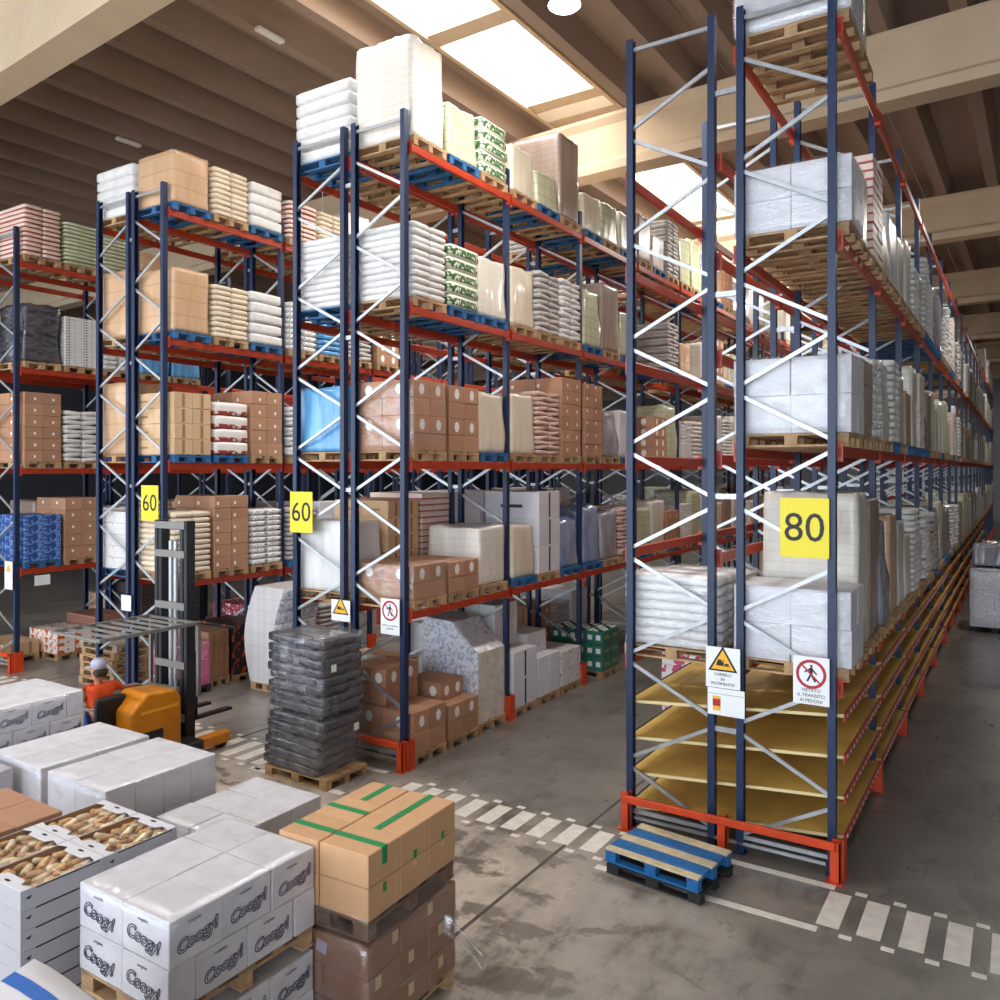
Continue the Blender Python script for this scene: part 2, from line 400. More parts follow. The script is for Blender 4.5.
for i, (lx, ly) in enumerate(LAMPS):
    q = thing('ceiling_lamp', 'round white high-bay lamp hanging over the warehouse aisles, %s of its kind' % nth(i), 'lamp', (lx, ly, 10.98), 0, 'high-bay lamps')
    ob('lamp_housing', LM, q); ob('lamp_diffuser', GM, q)
    d = bpy.data.lights.new('lamp_light', 'AREA'); d.shape = 'DISK'; d.size = .44; d.energy = LAMP_POWER; d.color = (1, .94, .86)
    lo = ob('lamp_light', d, q, (0, 0, -.05))
for i, (tx, ty, tz) in enumerate(((-11.55, 10.35, 12.18), (-18.2, 11.9, 12.18))):
    m = MB(); m.cbox((-.07, -.3, 0), (.07, .3, .07), .01); tag(ob('strip_light', m.mesh('strip_light', ['fitting_white']), None, (tx, ty, tz), (0, 0, ROOF_ROT)),
        ('white strip light fixed under the roof ribs above the middle rack', 'white strip light fixed under the roof ribs above the rack by the forklift')[i], 'light')

# floor paint: zebra crossing and its borders
zi = [0]
def stripe(x, y0, y1, wd, lab):
    m = MB().box((x - wd / 2, y0, .002), (x + wd / 2, y1, .005)); o = ob('floor_marking', m.mesh('floor_marking', ['floor_paint'])); o['kind'] = 'structure'; return o
for (xa, n_, yl) in ((-12.3, 9, 8.2), (-6.98, 9, 8.34), (-1.55, 12, 8.17), (-17.8, 7, 8.2)):
    for k in range(n_):
        x = xa + .355 * k
        stripe(x, yl, 8.88, .205, 'z')
        stripe(x + .178, 8.93, 9.0, .11, 'z'); stripe(x + .178, yl - .14, yl - .07, .11, 'z')
for (xa, xb) in ((-9.4, -7.6), (-3.9, -1.62), (-15.4, -12.9)):
    for y in (8.97, 8.07):
        m = MB().box((xa, y - .05, .002), (xb, y + .05, .005)); o = ob('floor_marking', m.mesh('floor_marking', ['floor_paint'])); o['kind'] = 'structure'

# ------------------------------------------------------------------ pallet racks
Y0, BAY, ZT = 9.25, 2.77, 9.5
def upright_mesh(side):
    """cold-formed channel 100 mm wide: perforated web toward +X*side, two flanges and lips"""
    m = MB(); s_ = side
    def b(x0, y0, x1, y1, mi): m.box((min(x0 * s_, x1 * s_), y0, 0), (max(x0 * s_, x1 * s_), y1, ZT), mi)
    b(.036, -.05, .04, .05, 1)
    b(-.04, -.05, .036, -.046, 0); b(-.04, .046, .036, .05, 0); b(-.04, -.046, -.036, -.03, 0); b(-.04, .03, -.036, .046, 0)
    m.box((-.06, -.07, 0), (.06, .07, .008), 0)
    return m.mesh('upright', ['blue_paint', 'blue_perforated'])
UPR = {s_: upright_mesh(s_) for s_ in (1, -1)}
def brace_mesh(xo, xi):
    """zigzag lacing of one frame between outer post xo and inner post xi (local y = 0)"""
    m = MB(); k = 1.265
    m.bar((xo, 0, 9.38), (xi, 0, 9.38), .03, .045, (0, 0, 1)); m.bar((xo, 0, .18), (xi, 0, .18), .03, .045)
    z = 8.99
    while z > .3:
        m.bar((xi, 0, z - .06), (xo, 0, max(z - k / 2 + .06, .2)), .03, .042)
        if z - k / 2 > .3: m.bar((xo, 0, z - k / 2 - .06), (xi, 0, max(z - k + .06, .2)), .03, .042)
        z -= k
    return m.mesh('bracing', ['galvanised'])
def rail_mesh(L):
    m = MB(); m.cbox((-.025, .05, -.065), (.025, L - .05, .055), .008)
    for y in (.052, L - .056): m.box((-.03, y - .002, -.11), (.034, y + .006, .1))
    m.box((.025, .06, -.02), (.0275, L - .06, .02))
    return m.mesh('rail', ['orange_paint'])
RAIL = rail_mesh(BAY)
FOOT = MB(); 
for a, b in (((-.02, -.082, .01), (.1, -.068, .42)), ((-.02, .068, .01), (.1, .082, .42)), ((.085, -.068, .01), (.1, .068, .42)), ((-.06, -.085, 0), (.12, .085, .01))): FOOT.box(a, b)
FOOTM = {1: FOOT.mesh('foot_guard', ['guard_orange'])}
f2 = MB(); f2.v = [(-x, y, z) for x, y, z in FOOT.v]; f2.f = [g[::-1] for g in FOOT.f]; f2.m = FOOT.m; FOOTM[-1] = f2.mesh('foot_guard', ['guard_orange'])
SPC = {}
def rack(label, posts, nb, levels_l, levels_r, nl=None, skip_left=False):
    """double row: posts = x of the four post lines (outer left, inner left, inner right, outer right)"""
    t_ = thing('pallet_rack', label, 'rack', ((posts[0] + posts[3]) / 2, Y0, 0))
    ox = t_.location.x; rails = []
    bm = [None, None]
    rows = [(posts[0], posts[1], -1, levels_l), (posts[3], posts[2], 1, levels_r)]
    for (xo, xi, sd, lv) in rows:
        br = brace_mesh(xo - ox, xi - ox)
        for b in range(nb + 1):
            y = b * BAY
            ob('upright', UPR[sd], t_, (xo - ox, y, 0)); ob('upright', UPR[-sd], t_, (xi - ox, y, 0))
            ob('bracing', br, t_, (0, y, 0))
            if b > 0 or sd == 1: ob('foot_guard', FOOTM[sd], t_, (xo - ox + .03 * sd, y, 0))
            if b < nb:
                for z in lv:
                    for x in (xo, xi): rails.append((b + (0 if x == xo else .4), x - ox, y, z, sd if x == xo else -sd))
    rails.sort(key=lambda r: r[0])
    for (_, x, y, z, sd) in rails[:98]:
        o = ob('rail', RAIL, t_, (x + .065 * sd, y, z)); 
        if sd < 0: o.rotation_euler = (0, 0, math.pi); o.location.y = y + BAY
    if rails[98:]:
        m = MB()
        for (_, x, y, z, sd) in rails[98:]: m.box((x + .065 * sd - .025, y + .05, z - .065), (x + .065 * sd + .025, y + BAY - .05, z + .055))
        o = ob('rail', m.mesh('rail', ['orange_paint']), t_); o['kind'] = 'stuff'
    sp = MB(); L = posts[2] - posts[1]
    sp.box((.04, -.02, -.03), (L - .04, .02, .03)); sm = sp.mesh('row_spacer', ['galvanised'])
    for b in range(min(nb + 1, 9)):
        for z in (1.35, 4.0, 6.3, 8.6): ob('row_spacer', sm, t_, (posts[1] - ox, b * BAY, z))
    return t_
LV = (2.2, 4.38, 6.63, 8.97)
P80 = (-4.0, -3.0, -2.67, -1.70); P60 = (-9.70, -8.69, -8.47, -7.52); PL = (-15.08, -14.12, -13.94, -13.08); PF = (-20.2, -19.25, -19.08, -18.13)
r80 = rack('tall blue and orange pallet rack carrying the yellow 80 sign and low yellow shelves', P80, 20, (1.98, 3.29, 4.42, 5.58, 6.70, 7.84), (1.98, 4.50, 6.75, 9.02))
r60 = rack('blue pallet rack with a yellow 60 sign beside the black wrapped pallet', P60, 9, LV, LV)
rL = rack('blue pallet rack with a yellow 60 sign behind the forklift', PL, 6, LV, LV)
rF = rack('blue pallet rack without number sign behind the stacked produce boxes', PF, 6, (2.12, 4.28, 6.44, 8.72), (2.12, 4.28, 6.44, 8.72))
# end barriers in front of the racks
def barrier(rk, posts, z=.39):
    ox = rk.location.x; x0, x1 = posts[0] - ox, posts[3] - ox
    m = MB(); m.cbox((x0 - .02, -.235, z - .045), (x1 + .07, -.19, z + .045), .012)
    b = ob('end_barrier', m.mesh('end_barrier', ['guard_orange']), rk)
    for x, hh in ((x0 + .0, z + .07), ((x0 + x1) / 2 + .02, z + .05), (x1 + .06, z + .03)):
        q = MB(); q.box((x - .05, -.188, .01), (x + .05, -.175, hh)); q.box((x + .037, -.188, .01), (x + .05, -.09, hh)); q.box((x - .09, -.22, 0), (x + .08, -.06, .012))
        ob('barrier_post', q.mesh('barrier_post', ['guard_orange']), b)
    g = MB().box((x0 + .06, -.05, .1), (x1 - .06, -.02, .135)); ob('base_bar', g.mesh('base_bar', ['galvanised']), rk)
barrier(r80, P80); barrier(r60, P60); barrier(rF, PF)
# sloping yellow flow shelves in the bottom of rack 80
for b in range(14):
    for (zl, zr) in ((1.47, 1.68), (1.03, 1.24), (.6, .81), (.2, .39)):
        ox = r80.location.x; m = MB(); x0, x1 = P80[0] - ox - .06, P80[3] - ox + .1
        ya, yb = b * BAY + .07, b * BAY + BAY - .07
        m.add([(x0, ya, zl), (x1, ya, zr), (x1, yb, zr), (x0, yb, zl), (x0, ya, zl + .02), (x1, ya, zr + .02), (x1, yb, zr + .02), (x0, yb, zl + .02)],
              [(0, 3, 2, 1), (4, 5, 6, 7), (1, 2, 6, 5), (2, 3, 7, 6), (3, 0, 4, 7), (0, 1, 5, 4)])
        sh = ob('flow_shelf', m.mesh('flow_shelf', ['yellow_board']), r80)
        if b < 6:
            e = MB(); e.add([(x0, ya - .02, zl - .008), (x1, ya - .02, zr - .008), (x1, ya, zr - .008), (x0, ya, zl - .008), (x0, ya - .02, zl + .026), (x1, ya - .02, zr + .026), (x1, ya, zr + .026), (x0, ya, zl + .026)],
              [(0, 3, 2, 1), (4, 5, 6, 7), (1, 2, 6, 5), (2, 3, 7, 6), (3, 0, 4, 7), (0, 1, 5, 4)])
            ob('shelf_edge', e.mesh('shelf_edge', ['board_edge']), sh)
        e = MB(); e.box((x1, ya, zr - .06), (x1 + .02, yb, zr + .035), 0)
        if b < 5:
            k = ya + .1
            while k < yb: e.box((x1 + .02, k, zr - .03), (x1 + .024, k + .035, zr + .005), 1); k += .2
        ob('shelf_rail', e.mesh('shelf_rail', ['orange_paint', 'white_label']), sh)
        ob('shelf_rail', MB().box((x0 - .02, ya, zl - .02), (x0, yb, zl + .03)).mesh('shelf_rail', ['dark_wood']), sh)

# ------------------------------------------------------------------ pallets
def pallet_mesh(L, W, mats, sub=None):
    """euro pallet, long boards along x; returns list of (part, MB)"""
    top, blk, sk = MB(), MB(), MB()
    ys = [-W / 2 + .0725, -W * .235, 0, W * .235, W / 2 - .0725]; ws = (.145, .1, .145, .1, .145)
    for y, w_ in zip(ys, ws): top.cbox((-L / 2, y - w_ / 2, .122), (L / 2, y + w_ / 2, .144), .003)
    for x in (-L / 2 + .0725, 0, L / 2 - .0725): top.box((x - .0725, -W / 2, .1), (x + .0725, W / 2, .122))
    for x in (-L / 2 + .0725, 0, L / 2 - .0725):
        for y in (-W / 2 + .05, 0, W / 2 - .05): blk.cbox((x - .07, y - .05, .022), (x + .07, y + .05, .1), .004)
    for y in (-W / 2 + .05, 0, W / 2 - .05): sk.box((-L / 2, y - .05, 0), (L / 2, y + .05, .022))
    return top, blk, sk
def joined(ms):
    o = MB()
    for m in ms: o.add(m.v, m.f, 0)
    return o
PAL = {}
def pal(color, L=1.2, W=.8):
    k = (color, L, W)
    if k not in PAL: PAL[k] = joined(pallet_mesh(L, W, None)).mesh('pallet', [color])
    return PAL[k]

# ------------------------------------------------------------------ unit loads
MC = {}
def cached(key, f):
    if key not in MC: MC[key] = f()
    return MC[key]
def sack_mesh(d, w_, h, mt, sag=.16):
    def mk():
        def fn(p_, c):
            e = max(abs(c[0]) ** 6, abs(c[1]) ** 6); z = p_.z * (1 - sag * e) + .005 * noise.noise(Vector((p_.x * 9, p_.y * 9, p_.z * 20 + w_ * 31)))
            return (p_.x * (1 + .008 * noise.noise(Vector((p_.y * 8, p_.z * 9, d)))), p_.y, z)
        return MB().soft(d, w_, h * 1.1, min(.035, h * .42), (8, 5, 4), fn).mesh('sack', [mt], True)
    return cached(('sack', round(d, 2), round(w_, 2), round(h, 3), mt, sag), mk)
def carton_mesh(d, w_, h, mt, lab=None):
    def mk():
        m = MB().cbox((-d / 2, -w_ / 2, .001), (d / 2, w_ / 2, h - .001), .006)
        mts = [mt]
        if lab:
            mts += [lab]
            if lab == 'white_label':
                for yy in (0,): m.disc((d / 2 + .002, yy, h * .5), min(.062, h * .3), 0, 12, 1, 1.35)
                for xx in (0.05 * d,):
                    pts = [(xx + .07 * math.cos(a), -w_ / 2 - .002, h * .5 + .08 * math.sin(a)) for a in [2 * math.pi * k / 12 for k in range(12)]]; m.poly(pts, 1)
            elif lab == 'dots':
                mts[1] = 'white_label'; r = random.Random(int(d * 100 + h * 977))
                for k in range(1):
                    yy = r.uniform(-.35, .35) * w_; zz = r.uniform(.25, .8) * h; m.poly([(d / 2 + .002, yy - .025, zz - .03), (d / 2 + .002, yy + .025, zz - .03), (d / 2 + .002, yy + .025, zz + .03), (d / 2 + .002, yy - .025, zz + .03)], 1)
                    xx = r.uniform(-.4, .4) * d; m.poly([(xx - .03, -w_ / 2 - .002, zz - .03), (xx + .03, -w_ / 2 - .002, zz - .03), (xx + .03, -w_ / 2 - .002, zz + .03), (xx - .03, -w_ / 2 - .002, zz + .03)], 1)
            elif lab in ('kraft_tape', 'ink', 'red_print', 'hazel'):
                m.poly([(d / 2 + .002, -.03, .02), (d / 2 + .002, .03, .02), (d / 2 + .002, .03, h - .02), (d / 2 + .002, -.03, h - .02)], 1)
                m.poly([(-.2 * d, -w_ / 2 - .002, h * .4), (.2 * d, -w_ / 2 - .002, h * .4), (.2 * d, -w_ / 2 - .002, h * .52), (-.2 * d, -w_ / 2 - .002, h * .52)], 1)
        return m.mesh('carton', mts)
    return cached(('carton', round(d, 3), round(w_, 3), round(h, 3), mt, lab), mk)
def wrap_mesh(d, w_, h, mt, seed, lumpy=.02, taper=.04, dome=0, lean=0, n=(14, 10, 16)):
    def mk():
        o = Vector((seed * 3.1, seed * 1.7, seed))
        def fn(p_, c):
            f = (p_.z / h + .5); k = 1 - taper * f * f
            q = Vector((p_.x * k, p_.y * k, p_.z))
            dn = noise.noise(Vector((p_.x * 3.5, p_.y * 3.5, p_.z * 1.3)) + o) * lumpy + noise.noise(Vector((p_.x * 11, p_.y * 11, p_.z * 2.5)) + o) * lumpy * .5
            nrm = Vector((c[0] if abs(c[0]) > .98 else 0, c[1] if abs(c[1]) > .98 else 0, 0))
            q += nrm * dn
            if c[2] > .98: q.z += dn * 1.3 + dome * (1 - max(abs(c[0]), abs(c[1])) ** 2)
            q.x += lean * f * f; return q
        return MB().soft(d, w_, h, .035, n, fn).mesh('wrapped_goods', [mt], True)
    return cached(('wrap', round(d, 2), round(w_, 2), round(h, 2), mt, seed, lumpy, taper, dome, lean), mk)
def film_mesh(d, w_, h, seed, mt='film'):
    def mk():
        o = Vector((seed * 2.3, seed, seed * .7))
        def fn(p_, c):
            dn = abs(noise.noise(Vector((p_.x * 5, p_.y * 5, p_.z * 6)) + o)) * .013
            nrm = Vector((c[0] if abs(c[0]) > .98 else 0, c[1] if abs(c[1]) > .98 else 0, c[2] if c[2] > .98 else 0)); return p_ + nrm * dn
        return MB().soft(d, w_, h, .03, (10, 8, 10), fn).mesh('stretch_film', [mt], True)
    return cached(('film', round(d, 2), round(w_, 2), round(h, 2), seed, mt), mk)

KINDS = {
 # kind: (builder, material, params, words)
 'wsack': ('sack', 'white_sack', (.1, 2), 'white sacks'), 'csack': ('sack', 'cream_sack', (.1, 2), 'cream sacks'),
 'gsack': ('sack', 'green_print', (.185, 1), 'green printed sacks'), 'greensack': ('sack', 'wrap_green', (.09, 1), 'pale green sacks'),
 'rsack': ('sack', 'red_band', (.1, 2), 'red striped sacks'), 'prsack': ('sack', 'red_white_print', (.25, 1), 'white red-printed sacks'),
 'grsack': ('sack', 'grey_print', (.11, 2), 'white grey-printed sacks'), 'bigsack': ('sack', 'white_sack', (.2, 1), 'large white sacks'),
 'pinksack': ('sack', 'pink_sack', (.09, 2), 'pinkish sacks'), 'greysack': ('sack', 'grey_sack', (.1, 2), 'grey sacks'), 'bluesack': ('sack', 'wrap_blue', (.12, 1), 'blue film bags'),
 'braid': ('braid', 'grey_sack', (.1, 2), 'interleaved grey sacks'), 'pbraid': ('braid', 'pink_sack', (.09, 2), 'interleaved pink sacks'), 'wbraid': ('braid', 'white_sack', (.1, 2), 'interleaved white sacks'),
 'kcart': ('carton', 'kraft', (.27, 2, 2, 'white_label'), 'kraft label cartons'), 'kdot': ('carton', 'kraft', (.25, 2, 2, 'dots'), 'kraft cartons'),
 'kplain': ('carton', 'kraft_light', (.3, 2, 2, 'hazel'), 'pale kraft cartons'), 'wcart': ('carton', 'white_carton', (.3, 2, 2, None), 'white cartons'),
 'wbig': ('carton', 'white_carton', (.5, 1, 1, 'ink'), 'tall white cartons'), 'dark': ('carton', 'film_orange', (.3, 2, 2, None), 'dark orange-marked cartons'),
 'redc': ('carton', 'redwhite_print', (.2, 2, 2, None), 'red printed cartons'), 'pinkw': ('carton', 'pinkwhite_print', (.22, 2, 2, None), 'pink and white cartons'), 'pink': ('carton', 'pink_carton', (.16, 1, 1, None), 'pink cartons'),
 'prod': ('carton', 'produce_print', (.16, 2, 2, None), 'orange-printed produce boxes'), 'taupe': ('carton', 'taupe_pack', (.15, 2, 2, None), 'taupe packs'), 'redstripe': ('carton', 'red_band', (.11, 2, 2, None), 'red striped boxes'),
 'marks': ('carton', 'marks', (.28, 2, 2, None), 'white printed cartons'), 'tray': ('carton', 'grey_print', (.06, 2, 2, None), 'white trays'), 'net': ('carton', 'net_print', (.25, 2, 2, None), 'film-wrapped printed packs'),
 'bottle': ('carton', 'bottle_blue', (.22, 2, 2, None), 'blue bottle packs'), 'sheet': ('carton', 'brown_sheet', (.07, 1, 1, None), 'brown board sheets'),
 'wwrap': ('wrap', 'wrap_white', (.02, .04, 0), 'white wrapped goods'), 'cwrap': ('wrap', 'wrap_cream', (.025, .05, .02), 'cream wrapped goods'), 'gwrap': ('wrap', 'wrap_green', (.03, .08, .05), 'pale green wrapped goods'),
 'lwrap': ('wrap', 'wrap_layer', (.025, .03, 0), 'white layered cartons in film'), 'kwrap': ('wrap', 'wrap_kraft', (.015, .02, 0), 'kraft cartons in film'), 'twrap': ('wrap', 'wrap_taupe', (.015, .0, 0), 'taupe layered packs'),
 'bwrap': ('wrap', 'wrap_blue', (.03, .05, .02), 'blue wrapped goods'), 'bgwrap': ('wrap', 'wrap_bluegrey', (.05, .12, .08), 'blue-grey film-wrapped goods'), 'hwrap': ('wrap', 'wrap_haze', (.05, .12, .08), 'hazy grey wrapped goods'), 'xwrap': ('wrap', 'wrap_black', (.05, .05, .05), 'black wrapped goods'),
}
CAT = {'sack': 'sacks', 'braid': 'sacks', 'carton': 'cartons', 'wrap': 'goods'}
lc = [0]
NAMES = {'sack': 'sack_pallet', 'braid': 'sack_pallet', 'carton': 'carton_pallet', 'wrap': 'wrapped_pallet'}
BARE = {'sack': 'sack_block', 'braid': 'sack_block', 'carton': 'carton_block', 'wrap': 'wrapped_block'}
def unit_load(kind, loc, h, label, d=1.18, w_=.8, pallet='wood', film=None, fine=True, rz=0, group=None, mt=None, nlay=None, gap=0, cat=None):
    """a pallet and what is bound on it; loc = middle of the pallet's underside"""
    lc[0] += 1; seed = lc[0] % 5
    bld, m0, prm, wd = KINDS[kind]; m0 = mt or m0
    t_ = thing(('bundle' if cat == 'bundle' else NAMES[bld] if pallet else BARE[bld]), label, cat or 'pallet load', loc, rz, group)
    if pallet: ob('pallet', pal(pallet, max(.8, round(d + .02, 2)) if d < 1.1 else 1.2, .8 if .78 <= w_ <= .83 else round(w_, 2)), t_)
    z0 = .146 if pallet else 0
    r = random.Random(lc[0] * 13 + 5)
    if bld in ('sack', 'braid'):
        lh, nc = prm; n = nlay or max(1, round(h / lh)); lh = h / n; parts = []
        wc = w_ / nc
        sm = sack_mesh(d, wc * .99, lh, m0)
        for i in range(n):
            for c_ in range(nc):
                y = -w_ / 2 + wc * (c_ + .5); X = (r.uniform(-.012, .012), y + r.uniform(-.008, .008), z0 + lh * i - .03 * lh)
                rot = (((.075 if (i + c_) % 2 else -.075) if bld == 'braid' else r.uniform(-.015, .015)), r.uniform(-.01, .01), r.uniform(-.015, .015))
                parts.append((sm, X, rot))
        if fine:
            for sm_, X, rot in parts: ob('sack', sm_, t_, X, rot)
        else:
            def mk():
                m = MB()
                for sm_, X, rot in parts:
                    T = Matrix.Translation(X) @ Matrix.Rotation(rot[0], 4, 'X')
                    m.add([v_.co[:] for v_ in sm_.vertices], [p_.vertices[:] for p_ in sm_.polygons], 0, T)
                return m.mesh('sack_stack', [m0], True)
            ob('sack_block', cached(('ss', kind, round(h, 1), seed, bool(pallet)), mk), t_)
    elif bld == 'carton':
        lh, nx, ny, lab = prm; n = nlay or max(1, round(h / lh)); lh = h / n
        cm = carton_mesh(d / nx - .004 - gap, w_ / ny - .004 - gap, lh - .002 - gap * .6, m0, lab); cm2 = None
        pos = []
        for i in range(n):
            for a in range(nx):
                for b in range(ny):
                    pos.append((-d / 2 + d / nx * (a + .5) + r.uniform(-.006, .006), -w_ / 2 + w_ / ny * (b + .5) + r.uniform(-.005, .005), z0 + lh * i))
        if lab == 'white_label': cm2 = carton_mesh(d / nx - .004, w_ / ny - .004, lh - .002, m0, None)
        if fine:
            for k_, q in enumerate(pos): ob('carton', cm2 if cm2 and (n - k_ // 4) % 2 == 0 and n > 1 else cm, t_, q)
        else:
            def mk():
                m = MB()
                for q in pos: m.add([v_.co[:] for v_ in cm.vertices], [p_.vertices[:] for p_ in cm.polygons], 0, Matrix.Translation(q))
                m.m = [p_.material_index for p_ in cm.polygons] * len(pos)
                return m.mesh('carton_block', [q_.name for q_ in cm.materials])
            ob('carton_block', cached(('cb', kind, round(h, 1), round(w_, 1), seed, bool(pallet)), mk), t_)
    else:
        lp, tp, dm = prm
        ob('wrapped_goods', wrap_mesh(d - .08, w_ - .02, h, m0, seed, lp, tp, dm), t_, (0, 0, z0))
    if film: ob('stretch_film', film_mesh(d + .03, w_ + .03, h + .03, seed, film), t_, (0, 0, z0 - .005))
    return t_
# rack rows: right face of the load, level tops
ROWS = {'R60R': (-7.42, [l + .057 for l in LV], "middle rack aisle side"), 'R60L': (-8.65, [l + .057 for l in LV], "middle rack far side"),
        'LR': (-12.92, [l + .057 for l in LV], "forklift-side rack aisle face"), 'LL': (-14.17, [l + .057 for l in LV], "forklift-side rack far face"),
        'FL': (-19.25, [l + .057 for l in (2.12, 4.28, 6.44, 8.72)], 'unnumbered rack far face'), 'FR': (-18.0, [l + .057 for l in (2.12, 4.28, 6.44, 8.72)], 'outermost unnumbered rack'),
        'R80R': (-1.55, [2.037] + [l + .057 for l in (4.5, 6.75, 9.02)], "rack 80 aisle side"), 'R80L': (-2.93, [l + .057 for l in (1.98, 3.29, 4.42, 5.58, 6.7, 7.84)], "rack 80 inner side")}
LEVN = ['floor level', 'first level', 'second level', 'third level', 'fourth level', 'fifth level']
def put(row, lev, slot, kind, h, pallet='wood', film=None, w_=.8, fine=None, d=1.18, dx=0, dy=0, words=None, z=None, **k):
    xf, lv, rk = ROWS[row]; b, s_ = divmod(slot, 3)
    y = Y0 + b * BAY + .09 + .885 * s_ + .41 + dy
    zz = (0 if lev == 0 else lv[lev - 1]) if z is None else z
    if fine is None: fine = b < (2 if row.startswith('R80') else 3)
    lab = '%s, %s of %s, %s from walkway' % (words or KINDS[kind][3], LEVN[lev], rk, nth(slot))
    return unit_load(kind, (xf - .6 + dx, y, zz), h, lab, d=d, w_=w_, pallet=pallet, film=film, fine=fine, **k)
B, W, N_ = 'blue_wood', 'wood', None
# middle rack, aisle side
for a in (
  (4, 0, 'lwrap', 1.5, W), (4, 1, 'gwrap', .88, B), (4, 2, 'gsack', .92, W), (4, 3, 'cwrap', .82, W), (4, 4, 'gwrap', .66, B), (4, 5, 'twrap', 1.62, W), (4, 6, 'cwrap', .8, B), (4, 7, 'gwrap', .85, W), (4, 8, 'cwrap', .85, B),
  (3, 0, 'wsack', 1.1, W), (3, 1, 'gsack', .98, B), (3, 2, 'lwrap', 1.0, B), (3, 3, 'cwrap', 1.05, W), (3, 4, 'braid', 1.12, W), (3, 5, 'wbraid', 1.15, W), (3, 6, 'gwrap', 1.18, B), (3, 7, 'twrap', 1.45, W), (3, 8, 'gwrap', 1.0, B),
  (2, 0, 'kcart', 1.04, W, 'film'), (2, 1, 'kcart', 1.03, W), (2, 2, 'cwrap', 1.0, B), (2, 3, 'cwrap', 1.06, W), (2, 4, 'pbraid', 1.16, W), (2, 5, 'kdot', 1.5, W), (2, 6, 'kdot', 1.47, W), (2, 7, 'hwrap', 1.0, W), (2, 8, 'wwrap', 1.05, B),
  (1, 0, 'kcart', .5, W, 'film'), (1, 1, 'kcart', .47, W), (1, 2, 'lwrap', .95, W), (1, 3, 'cwrap', .92, B), (1, 4, 'wbig', 1.5, W), (1, 5, 'bgwrap', .9, B), (1, 6, 'bgwrap', 1.1, B), (1, 7, 'hwrap', .98, W), (1, 8, 'pbraid', 1.06, W),
): put('R60R', *a)
rr = random.Random(3)
POOL = ['wwrap', 'cwrap', 'lwrap', 'kwrap', 'gwrap', 'wsack', 'braid', 'kdot', 'twrap', 'grsack', 'wcart', 'greysack', 'hwrap', 'kcart', 'rsack', 'tray']
for lev in (1, 2, 3, 4):
    for s_ in range(9, 17):
        if rr.random() < .88: put('R60R', lev, s_, rr.choice(POOL), rr.uniform(.75, 1.4), rr.choice((W, W, B)), fine=False)
# middle rack, far side
for a in (
  (4, 0, 'bigsack', 1.15, B), (4, 1, 'wsack', .9, W), (4, 2, 'csack', .8, W),
  (3, 0, 'wsack', 1.1, B), (3, 1, 'cwrap', 1.0, W), (3, 2, 'kwrap', 1.3, W),
  (2, 0, 'bwrap', 1.0, W), (2, 1, 'kplain', 1.1, W), (2, 2, 'lwrap', 1.2, B), (2, 4, 'wbraid', 1.1, W), (2, 5, 'cwrap', 1.2, W),
  (1, 0, 'wwrap', 1.1, W), (1, 1, 'kplain', 1.4, W), (1, 2, 'redstripe', 1.5, W), (1, 3, 'wcart', 1.5, W), (1, 4, 'wcart', 1.5, W), (1, 6, 'twrap', 1.5, W), (1, 7, 'wcart', 1.5, W),
): put('R60L', *a)
for lev in (1, 2, 3, 4):
    for s_ in range(6, 14):
        if not (lev == 1 and s_ < 9) and rr.random() < .8: put('R60L', lev, s_, rr.choice(POOL), rr.uniform(.75, 1.4), rr.choice((W, W, B)), fine=False)
# rack behind the forklift
for a in (
  (4, 0, 'kwrap', .98, B), (4, 1, 'csack', .92, W), (4, 2, 'bigsack', .9, B), (4, 3, 'rsack', .8, W), (4, 4, 'csack', .8, W),
  (3, 0, 'kwrap', 1.18, B), (3, 1, 'csack', 1.02, W), (3, 2, 'bigsack', 1.05, B), (3, 3, 'grsack', 1.0, W), (3, 4, 'bluesack', .9, W),
  (2, 0, 'kplain', 1.14, B), (2, 1, 'prsack', 1.02, B), (2, 2, 'kdot', 1.3, W), (2, 3, 'wbraid', 1.05, W), (2, 4, 'wsack', 1.1, W),
  (1, 0, 'csack', 1.12, W), (1, 1, 'kdot', 1.4, W), (1, 2, 'grsack', 1.1, W), (1, 3, 'greysack', 1.1, B), (1, 4, 'wcart', 1.2, W),
): put('LR', *a)
for a in (
  (4, 0, 'bigsack', .95, W), (4, 1, 'greysack', .9, W), (3, 0, 'kwrap', 1.3, W), (3, 1, 'kwrap', 1.1, W), (2, 0, 'kwrap', 1.4, W), (2, 1, 'grsack', 1.1, B), (2, 2, 'wcart', 1.2, W),
  (1, 0, 'bottle', 1.1, B), (1, 1, 'kdot', 1.1, W), (1, 2, 'taupe', 1.3, W), (1, 3, 'wcart', 1.2, W), (2, 3, 'kwrap', 1.2, W), (3, 2, 'lwrap', 1.2, W), (3, 3, 'cwrap', 1.2, W),
): put('LL', *a, **({'mt': 'marks', 'words': 'grey film-wrapped bottles'} if a[:2] == (1, 0) else {}))
for lev in (1, 2, 3, 4):
    for s_ in range(5, 7): put('LR', lev, s_, rr.choice(POOL), rr.uniform(.8, 1.3), W, fine=False)
for lev in (1, 2, 3, 4):
    for s_ in range(6):
        if (lev, s_) in ((1, 3), (2, 3), (3, 2), (3, 3)) or s_ < 3: continue
        put('LL', lev, s_, rr.choice(POOL), rr.uniform(.9, 1.3), W, fine=False)
for lev in (1, 2, 3):
    for s_ in range(1, 5): put('FL', lev, s_, rr.choice(POOL), rr.uniform(.9, 1.3), W, fine=False)
for s_ in range(3, 6): put('FL', 0, s_, rr.choice(('kdot', 'dark', 'greysack', 'kwrap')), rr.uniform(.9, 1.3), W, fine=False)
